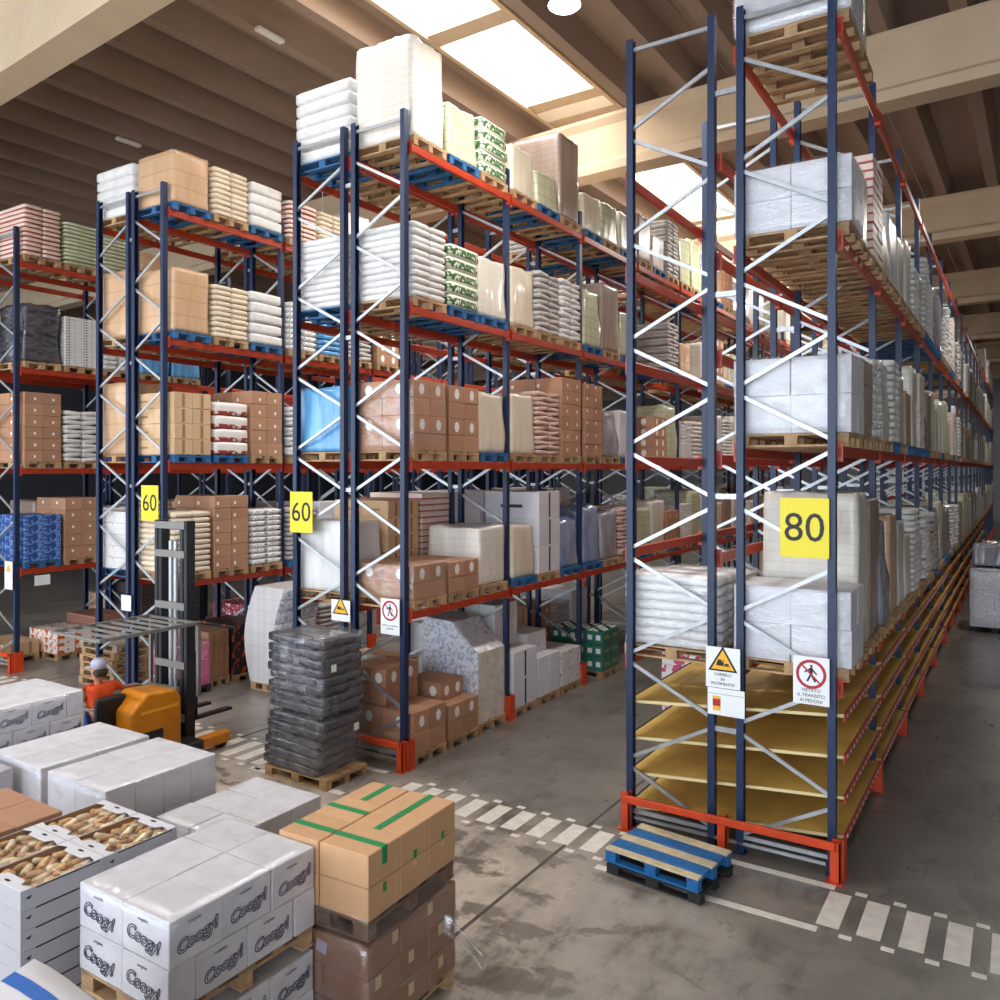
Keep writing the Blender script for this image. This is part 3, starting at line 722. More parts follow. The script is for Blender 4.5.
# outermost rack
for a in (
  (4, 0, 'rsack', 1.1, W), (4, 1, 'greensack', .95, W), (4, 2, 'greensack', .9, W), (4, 3, 'kwrap', .7, W),
  (3, 0, 'xwrap', 1.25, W), (3, 1, 'tray', 1.1, W), (3, 2, 'grsack', 1.1, W), (3, 3, 'bwrap', 1.2, W), (3, 4, 'bwrap', 1.1, W),
  (2, 0, 'kdot', 1.5, W), (2, 1, 'wbraid', 1.15, W), (2, 2, 'bottle', 1.05, W), (2, 3, 'kwrap', 1.0, W), (2, 4, 'cwrap', 1.1, W),
  (1, 0, 'bottle', 1.0, B), (1, 1, 'kdot', 1.35, W), (1, 2, 'wbraid', 1.1, W), (1, 3, 'greysack', 1.2, W), (1, 4, 'kwrap', 1.2, W),
): put('FR', *a)
# rack 80
put('R80R', 1, 0, 'wcart', .82, W, 'film', d=1.25, w_=.82, words='large white film-wrapped cartons', gap=.0, nlay=2)
for a in (
  (1, 1, 'kwrap', 1.85, W), (1, 2, 'twrap', 1.75, W), (1, 3, 'hwrap', 1.4, W), (1, 4, 'kwrap', 1.45, W), (1, 5, 'lwrap', 1.3, W),
  (2, 1, 'taupe', .9, W), (2, 2, 'grsack', 1.0, W), (2, 3, 'lwrap', 1.1, W), (2, 4, 'wsack', 1.2, B), (2, 5, 'wwrap', 1.1, W),
  (3, 1, 'wwrap', .9, W), (3, 2, 'redstripe', 1.3, W), (3, 3, 'gwrap', .9, W), (3, 4, 'wwrap', 1.1, W), (3, 5, 'lwrap', 1.0, W),
  (4, 1, 'gwrap', 1.2, W)): put('R80R', *a, **({'mt': 'wrap_layer', 'words': 'pale wrapped tall cartons'} if a[:2] == (1, 1) else {}))
put('R80R', 2, 0, 'wcart', .84, W, 'film', d=1.25, w_=.82, nlay=2, words='white film-wrapped cartons'); put('R80R', 3, 0, 'wcart', .72, W, 'film', d=1.25, w_=.82, nlay=2, words='white film-wrapped cartons')
put('R80R', 4, 0, 'wcart', .9, W, 'film_thick', d=1.25, w_=.82, nlay=2, words='white film-wrapped cartons')
P80POOL = ['wwrap', 'lwrap', 'gwrap', 'wsack', 'kwrap', 'twrap', 'hwrap', 'braid', 'grsack', 'cwrap', 'redstripe', 'wbraid']
for lev in (1, 2, 3, 4):
    for s_ in range(6, 21):
        if lev == 4: continue
        put('R80R', lev, s_, rr.choice(P80POOL), rr.uniform(.85, 1.45), rr.choice((W, W, B)), fine=False)
# the loads too far down the rows to tell apart
far = MB()
for row, s0, s1 in (('R80R', 21, 58), ('R60R', 17, 26), ('R60L', 14, 26)):
    xf, lv, _r = ROWS[row]
    for lev in range(len(lv)):
        for s_ in range(s0, s1):
            if rr.random() < ((1 if s_ < 40 else .5) if lev == 3 and row == 'R80R' else .12): continue
            b_, k_ = divmod(s_, 3); y = Y0 + b_ * BAY + .09 + .885 * k_; mi = rr.randrange(4)
            far.box((xf - 1.2, y, lv[lev]), (xf, y + .8, lv[lev] + .13), 4); far.cbox((xf - 1.17, y + .02, lv[lev] + .135), (xf - .03, y + .78, lv[lev] + rr.uniform(.9, 1.55)), .05, mi)
fo = tag(ob('pallet_load', far.mesh('pallet_load', ['wrap_white', 'wrap_layer', 'wrap_green', 'wrap_taupe', 'wood'])), 'mixed pale pallet loads far down the long rack rows', 'pallet load', None, 'stuff')
# supports that lift the lowest loads of rack 80 above the sloping board
def pallet_parts(par, L, W_, color, deck='deck'):
    top, blk, sk = pallet_mesh(L, W_, None)
    d_ = ob(deck, top.mesh(deck, [color]), par)
    bm_ = cached(('block', color), lambda: MB().cbox((-.07, -.05, 0), (.07, .05, .078), .004).mesh('block', [color])); sm_ = cached(('skid', color, L), lambda: MB().box((-L / 2, -.05, 0), (L / 2, .05, .022)).mesh('skid', [color]))
    for y in (-W_ / 2 + .05, 0, W_ / 2 - .05):
        ob('skid', sm_, d_ if deck == 'pallet' else par, (0, y, 0))
        for x in (-L / 2 + .0725, 0, L / 2 - .0725): ob('block', bm_, d_ if deck == 'pallet' else par, (x, y, .022))
    return d_
def pallet_thing(loc, label, color='wood', rz=0, L=1.2, W_=.8, group=None, name='empty_pallet'):
    t_ = thing(name, label, 'pallet', loc, rz, group); pallet_parts(t_, L, W_, color); return t_
put('R80L', 1, 0, 'wsack', .86, W, 'film', mt='wrap_white', nlay=8, words='slumping white film-wrapped sacks')
put('R80L', 1, 1, 'wsack', .8, W, 'film', mt='wrap_white', nlay=8, words='slumping white film-wrapped sacks')
for (lev, s_, k_, h) in ((3, 7, 'kwrap', .8), (3, 9, 'lwrap', .8), (1, 6, 'cwrap', .7), (1, 8, 'kdot', .7), (3, 12, 'wwrap', .8), (4, 10, 'lwrap', .8), (4, 13, 'kwrap', .7), (5, 14, 'wwrap', .8)):
    put('R80L', lev, s_, k_, h, W, fine=False)

# ------------------------------------------------------------------ loads standing on the floor under the racks
put('R60R', 0, 0, 'kcart', .62, W, nlay=2); put('R60R', 0, 1, 'kcart', .52, W, nlay=2)
unit_load('kcart', (-8.3, 9.8, .77), .55, 'kraft labelled cartons heaped on the floor pallet behind the no-pedestrians sign', d=.6, w_=.78, pallet=None, nlay=2, cat='cartons')
unit_load('kcart', (-8.05, 10.66, .67), .28, 'single row of kraft labelled cartons on the second floor pallet of the middle rack', d=.72, w_=.6, pallet=None, nlay=1, cat='cartons')
q = thing('carton_pallet', 'printed packs under a sloping milky film at the middle rack floor level', 'pallet load', (-8.05, 11.5, 0))
ob('pallet', pal(W), q)
pr = [(-.56, 0), (.56, 0), (.56, 1.15), (.2, 1.42), (.05, 1.62), (-.56, 1.66)]
m = MB(); n = len(pr); m.add([(x, -.39, z) for x, z in pr] + [(x, .39, z) for x, z in pr], [tuple(range(n)), tuple(range(2 * n - 1, n - 1, -1))], 0); m.add([(x, -.39, z) for x, z in pr] + [(x, .39, z) for x, z in pr], [(1, n + 1, n + 2, 2)], 1); m.add([(x, -.39, z) for x, z in pr] + [(x, .39, z) for x, z in pr], [(2, n + 2, n + 3, 3), (3, n + 3, n + 4, 4), (4, n + 4, n + 5, 5), (5, n + 5, n, 0)], 2)
ob('wrapped_goods', m.mesh('wrapped_goods', ['net_print', 'wrap_cream', 'marks']), q, (0, 0, .147))
fm_ = MB(); fm_.add([(x * 1.03, -.405, z * 1.01) for x, z in pr] + [(x * 1.03, .405, z * 1.01) for x, z in pr], [tuple(range(n)), tuple(range(2 * n - 1, n - 1, -1))] + [(k, n + k, n + k + 1, k + 1) for k in range(1, n - 1)]); ob('stretch_film', fm_.mesh('stretch_film', ['film_milky']), q, (0, 0, .14))
put('R60R', 0, 3, 'wbig', .98, W, nlay=2)
unit_load('marks', (-8.2, 12.55, 1.128), .78, 'grey-white carton pile standing behind on the tall white cartons of the middle rack', d=.7, w_=.78, pallet=None, cat='cartons')
put('R60R', 0, 4, 'wcart', .72, W, nlay=2)
unit_load('marks', (-8.0, 13.4, .87), .4, 'small printed white carton pile on top of plain white cartons at floor level', d=.6, w_=.7, pallet=None, cat='cartons')
put('R60R', 0, 5, 'marks', .66, W)
put('R60L', 0, 0, 'wbraid', 1.2, W); put('R60L', 0, 1, 'kplain', 1.0, W); put('R60L', 0, 3, 'wcart', 1.3, W); put('R60L', 0, 4, 'kdot', .95, W); put('R60L', 0, 5, 'kplain', 1.3, W); put('R60L', 0, 6, 'kdot', 1.3, W); put('R60L', 0, 7, 'greysack', 1.2, W); put('R60L', 0, 8, 'wcart', 1.4, W)
put('LR', 0, 0, 'pink', .82, 'dark_wood', 'film', dx=-.18, dy=.3, d=.72); put('LR', 0, 1, 'kplain', .95, W, dx=-.6, dy=.18, w_=.5, mt='kraft'); put('LR', 0, 2, 'dark', 1.0, W, dx=-.5, dy=.02); put('LR', 0, 3, 'redc', 1.4, W); put('LR', 0, 4, 'greysack', 1.2, W)
put('LL', 0, 3, 'redc', 1.2, W)
put('FR', 0, 1, 'prod', .5, W, dx=-.3, d=1.2); put('FR', 0, 2, 'sheet', .72, W, dx=-.3); put('FR', 0, 3, 'dark', 1.4, W, mt='dark_carton', words='black cartons'); put('FR', 0, 4, 'dark', 1.3, W, mt='dark_carton', words='black cartons'); put('FR', 0, 0, 'kplain', .3, W, dx=-.9, words='low kraft cartons')
# green bottle crates
def crate_mesh():
    m = MB(); d, w_, h = .39, .39, .27
    m.cbox((-d / 2, -w_ / 2, 0), (d / 2, w_ / 2, h), .008, 0)
    for k in (-.095, .095):
        m.box((k - .07, -w_ / 2 - .003, .07), (k + .07, -w_ / 2, .21), 1); m.box((k - .055, -w_ / 2 - .006, .09), (k + .045, -w_ / 2 - .003, .19), 2)
    m.box((d / 2, -.13, .1), (d / 2 + .003, .13, .17), 3)
    for a in (-.12, 0, .12):
        for b in (-.12, 0, .12): m.tube((a, b, h), (a, b, h + .015), .045, 10, mi=2 if (a + b) else 4)
    return m.mesh('crate', ['green_crate', 'teal', 'white_label', 'crate_print', 'black'])
q = thing('crate_pallet', 'green bottle crates three high on a pallet at the middle rack floor', 'pallet load', (-7.86, 15.75, 0))
ob('pallet', pal(W), q); cm_ = crate_mesh()
for i in range(3):
    for a in range(3):
        for b in range(2): ob('crate', cm_, q, (-.4 + .4 * a, -.2 + .4 * b, .147 + .275 * i))
m = MB().soft(.6, .5, .4, .03, (4, 4, 4)); 
tt = thing('storage_bin', 'bright blue plastic bin on kraft cartons under the middle rack', 'bin', (-9.0, 13.4, 1.106)); ob('bin_body', m.mesh('bin_body', ['sky_blue'], True), tt)
ob('bin_rim', MB().cbox((-.32, -.27, .37), (.32, .27, .41), .01).mesh('bin_rim', ['blue_tape']), tt)
unit_load('pinkw', (-4.85, 13.95, 0), 1.2, 'pink and white boxes on a pallet seen past the yellow shelves', d=.8, w_=1.0, pallet=None, cat='boxes')

# ------------------------------------------------------------------ the black load, the leaning load, the white load in the far aisle
q = thing('sack_pallet', 'black film-wrapped sack stack on a wooden pallet at the middle rack corner', 'pallet load', (-8.43, 8.4, 0))
pallet_parts(q, 1.2, .8, 'wood', 'pallet')
r = random.Random(11); sm = sack_mesh(1.06, .8, .135, 'wrap_black', .12)
for i in range(14):
    lo = i < 6; z = .146 + .128 * i + (.06 if not lo else 0)
    dx = (-.12 + .03 * i if lo else .01) + r.uniform(-.02, .02)
    ob('sack', sm, q, (dx, r.uniform(-.02, .02), z), (r.uniform(-.03, .03), (.06 if lo else .015) + r.uniform(-.02, .02), r.uniform(-.02, .02)))
f_ = ob('stretch_film', wrap_mesh(1.1, .83, 1.88, 'film', 2, .05, .03, .02), q, (0, 0, .15))
m = MB()
for (y, z) in ((-.25, 1.62), (.2, .72)): m.poly([(.585, y - .05, z - .05), (.585, y + .05, z - .05), (.585, y + .05, z + .05), (.585, y - .05, z + .05)])
ob('label_sticker', m.mesh('label_sticker', ['white_label']), q)

q = thing('carton_pallet', 'tall white carton stack bowed sideways on its pallet in the aisle', 'pallet load', (-12.42, 11.55, 0))
ob('pallet', pal('wood', .8, 1.1), q)
def bow(p_, c):
    f = p_.z / 1.9 + .5
    return (p_.x - .22 * math.sin(math.pi * f) * 1.0 + .12 * f, p_.y, p_.z)
n_l = 8
for i in range(n_l):
    z0_, hh = i * 1.88 / n_l, 1.88 / n_l
    def fn(p_, c, z0_=z0_):
        zz = z0_ + p_.z + .117; f = zz / 1.88
        return (p_.x - .24 * math.sin(math.pi * f) + .14 * f, p_.y, p_.z)
    lay = ob('carton', MB().soft(.82, 1.1, hh, .004, (2, 2, 3), fn).mesh('carton', ['wrap_white']), q, (0, 0, .146 + z0_))
    def fn2(p_, c, z0_=z0_):
        zz = z0_ + p_.z + .117; f = zz / 1.88
        return (p_.x + .415 - .24 * math.sin(math.pi * f) + .14 * f, p_.y, p_.z)
    ob('printed_side', MB().soft(.03, 1.08, hh - .01, .008, (1, 2, 3), fn2).mesh('printed_side', ['net_print'], True), q, (0, 0, .15 + z0_))
unit_load('marks', (-.6, 25.8, 0), 1.55, 'white boxed goods on the floor of the open aisle past rack 80', d=1.15, w_=1.3, pallet='dark_wood', film='film', nlay=6, mt='white_carton', cat='pallet load')
unit_load('hwrap', (-.6, 25.8, 1.76), .55, 'grey-green wrapped bundle on top of the white goods in the open aisle', d=1.1, w_=1.2, pallet=None, mt='wrap_haze', cat='bundle')

# ------------------------------------------------------------------ empty pallets
for i in range(6):
    pallet_thing((-15.5 + random.uniform(-.03, .03), 9.86 + random.uniform(-.03, .03), .145 * i), '%s empty wooden pallet in the stack behind the forklift' % ('lowest' if i == 0 else 'topmost' if i == 5 else nth(i)), 'wood_grey' if i == 5 else 'wood', R_(random.uniform(-3, 3)), group='empty pallets behind the forklift')
pallet_thing((-3.17, 8.35, 0), 'dark empty pallet on the floor under the blue striped pallet', 'dark_wood', R_(-6), 1.08, .8).scale = (1, 1, .72)
q = thing('empty_pallet', 'worn blue pallet with pale boards in front of rack 80', 'pallet', (-3.19, 8.36, .107), R_(-7)); q.scale = (.9, .9, 1)
for i, (y, w_, mt_) in enumerate(((-.385, .11, 'pale_wood'), (-.215, .19, 'blue_board'), (-.02, .15, 'pale_wood'), (.17, .19, 'blue_board'), (.37, .14, 'pale_wood'))):
    o = ob('deck_board', MB().cbox((-.6, y - w_ / 2, .122), (.6, y + w_ / 2, .145), .004).mesh('deck_board', [mt_]), q); o['label'] = 'pale worn board' if 'pale' in mt_ else 'blue board'
for x in (-.5275, 0, .5275):
    ob('stringer_board', MB().box((x - .0725, -.44, .1), (x + .0725, .44, .122)).mesh('stringer_board', ['blue_board']), q)
    for y in (-.39, 0, .39): ob('block', MB().cbox((x - .07, y - .05, .022), (x + .07, y + .05, .1), .004).mesh('block', ['blue_board']), q)
for y in (-.39, 0, .39): ob('skid', MB().box((-.6, y - .05, 0), (.6, y + .05, .022)).mesh('skid', ['blue_board']), q)

# ------------------------------------------------------------------ writing
def text_mesh(body, size, matn, outline=0, align='CENTER', shear=0, ext=.0006):
    cu = bpy.data.curves.new('lettering', 'FONT'); cu.body = body; cu.size = size; cu.align_x = align; cu.align_y = 'CENTER'; cu.shear = shear; cu.space_character = .92 if outline else 1
    if outline: cu.fill_mode = 'NONE'; cu.bevel_depth = outline; cu.bevel_resolution = 0; cu.offset = size * .025
    else: cu.extrude = ext
    cu.resolution_u = 3
    o = bpy.data.objects.new('lettering', cu); C.objects.link(o)
    dg = bpy.context.evaluated_depsgraph_get(); me = bpy.data.meshes.new_from_object(o.evaluated_get(dg)); me.name = 'lettering'
    bpy.data.objects.remove(o); me.materials.clear(); me.materials.append(MATS[matn]); return me
FRONT = (math.pi / 2, 0, 0)           # lies in xz, faces -y
SIDE = (math.pi / 2, 0, math.pi / 2)  # lies in yz, faces +x
def plate(name, label, cat, x0, x1, z0, z1, y, matn, th=.006):
    q = thing(name, label, cat, ((x0 + x1) / 2, y, (z0 + z1) / 2))
    w_, h = x1 - x0, z1 - z0
    ob('plate', MB().cbox((-w_ / 2, 0, -h / 2), (w_ / 2, th, h / 2), .002).mesh('plate', [matn]), q); return q, w_, h
def number_sign(txt, label, x0, x1, z0, z1, y):
    q, w_, h = plate('number_sign', label, 'sign', x0, x1, z0, z1, y, 'sign_yellow')
    ob('number', text_mesh(txt, h * .68, 'black'), q, (0, -.004, -.01), FRONT)
number_sign('80', 'yellow sign reading 80 on the front of the tall rack', -2.22, -1.715, 3.36, 4.0, 9.16)
number_sign('60', 'yellow sign reading 60 on the middle rack above the black wrapped pallet', -9.76, -9.27, 3.32, 3.96, 9.16)
number_sign('60', 'yellow sign reading 60 half hidden by the forklift mast', -13.62, -13.12, 3.38, 4.02, 9.16)
def tri(m, s, z, y, mi):
    m.poly([(-s, y, z - s * .6), (s, y, z - s * .6), (0, y, z + s * 1.1)], mi)
def warning_sign(label, x0, x1, z0, z1, y, lines=True):
    q, w_, h = plate('warning_sign', label, 'sign', x0, x1, z0, z1, y, 'sign_white'); s_ = w_ * .43
    m = MB(); tri(m, s_, h * .13, -.0015, 0); tri(m, s_ * .78, h * .125, -.003, 1)
    m.poly([(-.07 * w_ / .37, -.0045, h * .05), (.0, -.0045, h * .05), (.0, -.0045, h * .13), (-.02, -.0045, h * .2), (-.05, -.0045, h * .2), (-.065 * w_ / .37, -.0045, h * .12)], 0)
    m.poly([(0, -.0045, h * .04), (.08 * w_ / .37, -.0045, h * .04), (.08 * w_ / .37, -.0045, h * .055), (0.012, -.0045, h * .055), (.012, -.0045, h * .2), (0, -.0045, h * .2)], 0)
    m.box((.02, -.0045, h * .06), (.065 * w_ / .37, -.003, h * .11), 0)
    ob('pictogram', m.mesh('pictogram', ['black', 'warning_yellow']), q)
    if lines:
        for i, tx in enumerate(('CARRELLI', 'IN', 'MOVIMENTO')): ob('lettering', text_mesh(tx, h * .1, 'black'), q, (0, -.003, -h * (.17 + .115 * i)), FRONT)
def no_walk_sign(label, x0, x1, z0, z1, y, lines=True):
    q, w_, h = plate('no_pedestrians_sign', label, 'sign', x0, x1, z0, z1, y, 'sign_white'); r = w_ * .42; cz = h * .5 - w_ * .5; m = MB(); n = 28
    for k in range(n):
        a, b = 2 * math.pi * k / n, 2 * math.pi * (k + 1) / n
        m.poly([(r * math.cos(a), -.0015, cz + r * math.sin(a)), (r * math.cos(b), -.0015, cz + r * math.sin(b)), (r * .8 * math.cos(b), -.0015, cz + r * .8 * math.sin(b)), (r * .8 * math.cos(a), -.0015, cz + r * .8 * math.sin(a))], 0)
    f = .72; dx_, dz_ = .06 * r, .06 * r
    m.poly([(-r * f - dx_ * .7, -.0045, cz + r * f - dz_ * .7 - .0), (r * f - dx_ * 1.4, -.0045, cz - r * f - 0), (r * f, -.0045, cz - r * f + dz_ * 1.4), (-r * f + dx_ * .7, -.0045, cz + r * f + dz_ * .7)], 0)
    def limb(a, b, wd):
        d = Vector((b[0] - a[0], 0, b[1] - a[1])).normalized(); p_ = Vector((-d.z, 0, d.x)) * wd
        m.poly([(a[0] * r - p_.x, -.003, cz + a[1] * r - p_.z), (b[0] * r - p_.x, -.003, cz + b[1] * r - p_.z), (b[0] * r + p_.x, -.003, cz + b[1] * r + p_.z), (a[0] * r + p_.x, -.003, cz + a[1] * r + p_.z)], 1)
    m.poly([(r * .02 + r * .09 * math.cos(a), -.003, cz + r * .56 + r * .1 * math.sin(a)) for a in [2 * math.pi * k / 10 for k in range(10)]], 1)
    limb((0, .45), (.0, 0), r * .11); limb((0, .02), (-.25, -.5), r * .065); limb((0, .02), (.28, -.5), r * .065); limb((0, .4), (.38, .02), r * .05); limb((0, .4), (-.42, .12), r * .05)
    ob('pictogram', m.mesh('pictogram', ['sign_red', 'black']), q)
    if lines:
        for i, tx in enumerate(('VIETATO', 'IL TRANSITO', 'AI PEDONI')): ob('lettering', text_mesh(tx, h * .095, 'black'), q, (0, -.003, -h * (.2 + .11 * i)), FRONT)
    else:
        for i, tx in enumerate(('VIETATO IL TRANSITO', 'AI PEDONI')): ob('lettering', text_mesh(tx, h * .055, 'black'), q, (0, -.003, -h * (.25 + .09 * i)), FRONT)
warning_sign('white warning sign with forklift triangle on the inner posts of rack 80', -3.04, -2.65, 1.84, 2.3, 9.15)
no_walk_sign('white no-pedestrians sign on the outer post of rack 80', -2.08, -1.71, 1.80, 2.31, 9.15)
warning_sign('small white warning sign with yellow triangle above the black wrapped pallet', -8.86, -8.48, 2.02, 2.34, 9.15, False)
no_walk_sign('white no-pedestrians sign on the middle rack near the kraft cartons', -7.88, -7.53, 1.92, 2.44, 9.15, False)
q, w_, h = plate('notice_panel', 'pale notice panel with small red sticker under the warning sign of rack 80', 'notice', -3.02, -2.60, 1.53, 1.835, 9.15, 'sign_white')
m = MB(); m.box((-.15, -.002, -.1), (-.06, 0, .06), 0); m.box((-.15, -.003, -.05), (-.06, -.002, .03), 1); ob('sticker', m.mesh('sticker', ['warning_yellow', 'sign_red']), q)
ob('fold_line', MB().box((-.2, -.002, .085), (.2, 0, .092)).mesh('fold_line', ['grey_carton']), q)
plate('notice_panel', 'white paper notice on the posts of the rack behind the forklift', 'notice', -14.22, -13.92, 1.68, 1.97, 9.15, 'sign_white')
q, w_, h = plate('warning_sign', 'narrow white warning sign on the post of the outermost rack', 'sign', -18.42, -18.1, 1.75, 2.35, 9.15, 'sign_white')
m = MB(); tri(m, .1, .14, -.0015, 0); ob('pictogram', m.mesh('pictogram', ['warning_yellow']), q)
q, w_, h = plate('notice_panel', 'white card hanging below the blue bottle packs of the outermost rack', 'notice', -.17, .17, -.11, .11, 0, 'sign_white'); q.location = (-18.03, 9.75, 1.9); q.rotation_euler = (0, 0, math.pi / 2)

# ------------------------------------------------------------------ staged pallets in the foreground
LOGO_S = [text_mesh('Coogy!', .115, 'ink', .0034, shear=.2), text_mesh('Coogy!', .125, 'ink', .0036, shear=.2)]
TAGL = text_mesh('surgelati', .03, 'ink', 0, 'CENTER')
def logo(par, d, w_, h, which):
    """bubble-lettered mark on the aisle face (+x) or the near face (-y) of a carton"""
    if which == 'x':
        ob('logo_print', LOGO_S[0], par, (d / 2 + .002, -.0, h * .42), (math.pi / 2, R_(-9), math.pi / 2)); ob('tagline_print', TAGL, par, (d / 2 + .001, -.02, h * .82), SIDE)
    else:
        ob('logo_print', LOGO_S[1], par, (-.02, -w_ / 2 - .002, h * .42), (math.pi / 2, R_(6), 0)); ob('tagline_print', TAGL, par, (-.02, -w_ / 2 - .001, h * .82), FRONT)
def carton_stack(label, cx, cy, d, w_, z, layers, nx, ny, mt, logos=False, film='film', pallet='wood', tier=1, seam=True, cat='pallet load', rz=0, jit=.006):
    q = thing('carton_pallet', label, cat, (cx, cy, z), rz)
    pallet_parts(q, d - .02, w_ - .02, pallet, 'pallet')
    z_ = .147; r = random.Random(int(cx * 100))
    for li, lh in enumerate(layers):
        dx_, wy_ = d / nx, w_ / ny
        me = carton_mesh(dx_ - .006, wy_ - .006, lh - .003, mt, None)
        half = carton_mesh(dx_ - .006, wy_ / 2 - .006, lh - .003, mt, None); odd = logos and li % 2 == 0
        cells = [(-w_ / 2 + wy_ * (b + .5), 0) for b in range(ny)] if not odd else [(-w_ / 2 + wy_ / 4, 1)] + [(-w_ / 2 + wy_ * (b + 1), 0) for b in range(ny - 1)] + [(w_ / 2 - wy_ / 4, 1)]
        for a in range(nx):
            for b, (yy, hf) in enumerate(cells):
                c_ = ob('carton', half if hf else me, q, (-d / 2 + dx_ * (a + .5) + r.uniform(-jit, jit), yy + r.uniform(-jit, jit), z_), (0, 0, r.uniform(-.006, .006)))
                if logos and a == nx - 1 and not hf: logo(c_, dx_, wy_, lh, 'x')
                if logos and b == 0: logo(c_, dx_, wy_ / 2 if hf else wy_, lh, 'y')
        z_ += lh
    if film: ob('stretch_film', film_mesh(d + .014, w_ + .014, z_ - .12 + .004, int(abs(cx * 10)) % 7, film), q, (0, 0, .12))
    return q, z + z_
_, zt = carton_stack('lower tier of white logo cartons on a pallet beneath the nearest white stack', -4.94, 3.80, .97, 1.23, 0, (.292, .292), 2, 3, 'white_carton', True)
_, zt = carton_stack('white cartons with navy bubble logo under clear film, topmost of the nearest stack', -4.94, 3.80, .98, 1.24, zt + .028, (.29, .3), 2, 3, 'white_carton', True)
# kraft cartons with green tape
q, zt = carton_stack('film-wrapped kraft cartons carrying the green-taped cartons', -4.42, 5.01, .88, 1.14, 0, (.24, .24, .24), 2, 3, 'shaded_kraft', False, 'film_thick', rz=R_(2))
m = MB()
for (y, z) in ((-.45, .3), (-.05, .3), (.35, .3), (-.45, .56), (-.05, .55), (.35, .57), (-.25, .8), (.2, .8)): m.poly([(.4425, y - .035, z - .045), (.4425, y + .035, z - .045), (.4425, y + .035, z + .045), (.4425, y - .035, z + .045)])
ob('carton_label', m.mesh('carton_label', ['kraft_tape']), q)
ob('sticker', MB().poly([(-.06, -.5715, .72), (.04, -.5715, .7), (.06, -.5715, .79), (-.04, -.5715, .81)]).mesh('sticker', ['cap_grey']), q)
fl = MB()
def tailfn(p_, c): return (p_.x + .03 * noise.noise(p_ * 9), p_.y + .05 * noise.noise(p_ * 7 + Vector((3, 0, 0))), p_.z - p_.x * .55)
fl.soft(.4, .02, .16, .005, (12, 2, 6), tailfn); ob('film_tail', fl.mesh('film_tail', ['film_thick'], True), q, (.66, .35, .45))
q = thing('carton_pallet', 'kraft cartons sealed with green tape, topmost beside the white logo stack', 'pallet load', (-4.42, 5.01, zt + .03), R_(2.5))
pallet_parts(q, .86, 1.12, 'shaded_wood', 'pallet'); ob('stretch_film', film_mesh(.89, 1.15, .18, 3, 'film'), q, (0, 0, -.01))
for i in range(2):
    for (xa, xb) in ((-.44, -.035), (-.027, .44)):
        for b in range(3):
            d_, w_, h_ = xb - xa, .38, .243
            c_ = ob('carton', carton_mesh(d_ - .004, w_ - .004, h_ - .002, 'kraft_top', None), q, ((xa + xb) / 2, -.382 + .382 * b, .147 + .243 * i))
            if i == 1:
                along = (b == 0) or (b == 1 and xa < -.4)
                if along: t2 = MB().box((-d_ / 2 + .003, -.03, h_ - .001), (d_ / 2 - .003, .03, h_ + .002))
                else: t2 = MB().box((-.03, -w_ / 2 + .003, h_ - .001), (.03, w_ / 2 - .003, h_ + .002))
                if along and xa > -.4: t2.box((d_ / 2 - .003, -.03, h_ - .13), (d_ / 2 + .002, .03, h_ + .002))
                elif xa > -.4: t2.box((d_ / 2 - .003, -.02, .0), (d_ / 2 + .002, .02, .06))
                ob('sealing_tape', t2.mesh('sealing_tape', ['green_tape']), c_)
            elif xa > -.4:
                ob('sealing_tape', MB().box((d_ / 2 - .003, -.02, .15 if b == 0 else .18), (d_ / 2 + .002, .02, .22)).mesh('sealing_tape', ['green_tape' if b == 0 else 'kraft_tape']), c_)
carton_stack('plain white film-wrapped cartons in front of the forklift counterweight', -7.70, 5.1, 1.0, 1.25, 0, (.385, .385, .385), 2, 4, 'white_carton', False)
carton_stack('white cartons with flat film top beside the plain white cartons', -8.80, 5.09, .97, 1.22, 0, (.385, .385, .385), 2, 2, 'white_carton', False)
carton_stack('low white carton pallet behind the nearest logo stack', -6.48, 5.45, .97, 1.2, 0, (.285, .285, .285), 2, 3, 'white_carton', False)
carton_stack('white cartons with navy bubble logo beside the forklift driver', -10.28, 5.15, 1.07, 1.25, 0, (.29, .29, .29, .29, .29), 2, 3, 'white_carton', True)
carton_stack('grey-white cartons at the frame edge between kraft cartons and white pallets', -9.1, 3.8, .95, 1.15, 0, (.38, .38, .38), 2, 2, 'grey_carton', False)
carton_stack('flat-topped kraft cartons beside the open bread trays', -7.24, 3.27, .92, 1.14, 0, (.326,) * 4, 2, 3, 'kraft', False, None)
# open bread trays
q = thing('tray_stack_pallet', 'wooden pallet under the column of white bread trays', 'pallet', (-6.09, 3.48, 0)); pallet_parts(q, .97, 1.19, 'wood')
q.name = 'empty_pallet'
TH = .135; TD, TW = .482, .594
def tray_mesh():
    m = MB(); d, w_, h, t_ = TD / 2, TW / 2, TH - .002, .006
    m.box((-d, -w_, 0), (d, w_, .006), 0)
    for (a, b) in (((-d, -w_, .006), (-d + t_, w_, h)), ((d - t_, -w_, .006), (d, w_, h)), ((-d + t_, -w_, .006), (d - t_, -w_ + t_, h)), ((-d + t_, w_ - t_, .006), (d - t_, w_, h))): m.box(a, b, 0)
    for (a, b) in (((-d + t_, -w_ + t_, .01), (-d + t_ + .002, w_ - t_, h - .002)), ((d - t_ - .002, -w_ + t_, .01), (d - t_, w_ - t_, h - .002))): m.box(a, b, 1)
    m.add([(d + .001, -w_ + .03, h * .62), (d + .001, -w_ + .06, h * .5), (d + .001, -w_ + .075, h * .7)], [(0, 1, 2)], 2); m.box((d, -w_ + .1, h - .012), (d + .001, w_ - .04, h - .002), 2)
    return m.mesh('bread_tray', ['grey_carton', 'hazel', 'black'])
TM = tray_mesh()
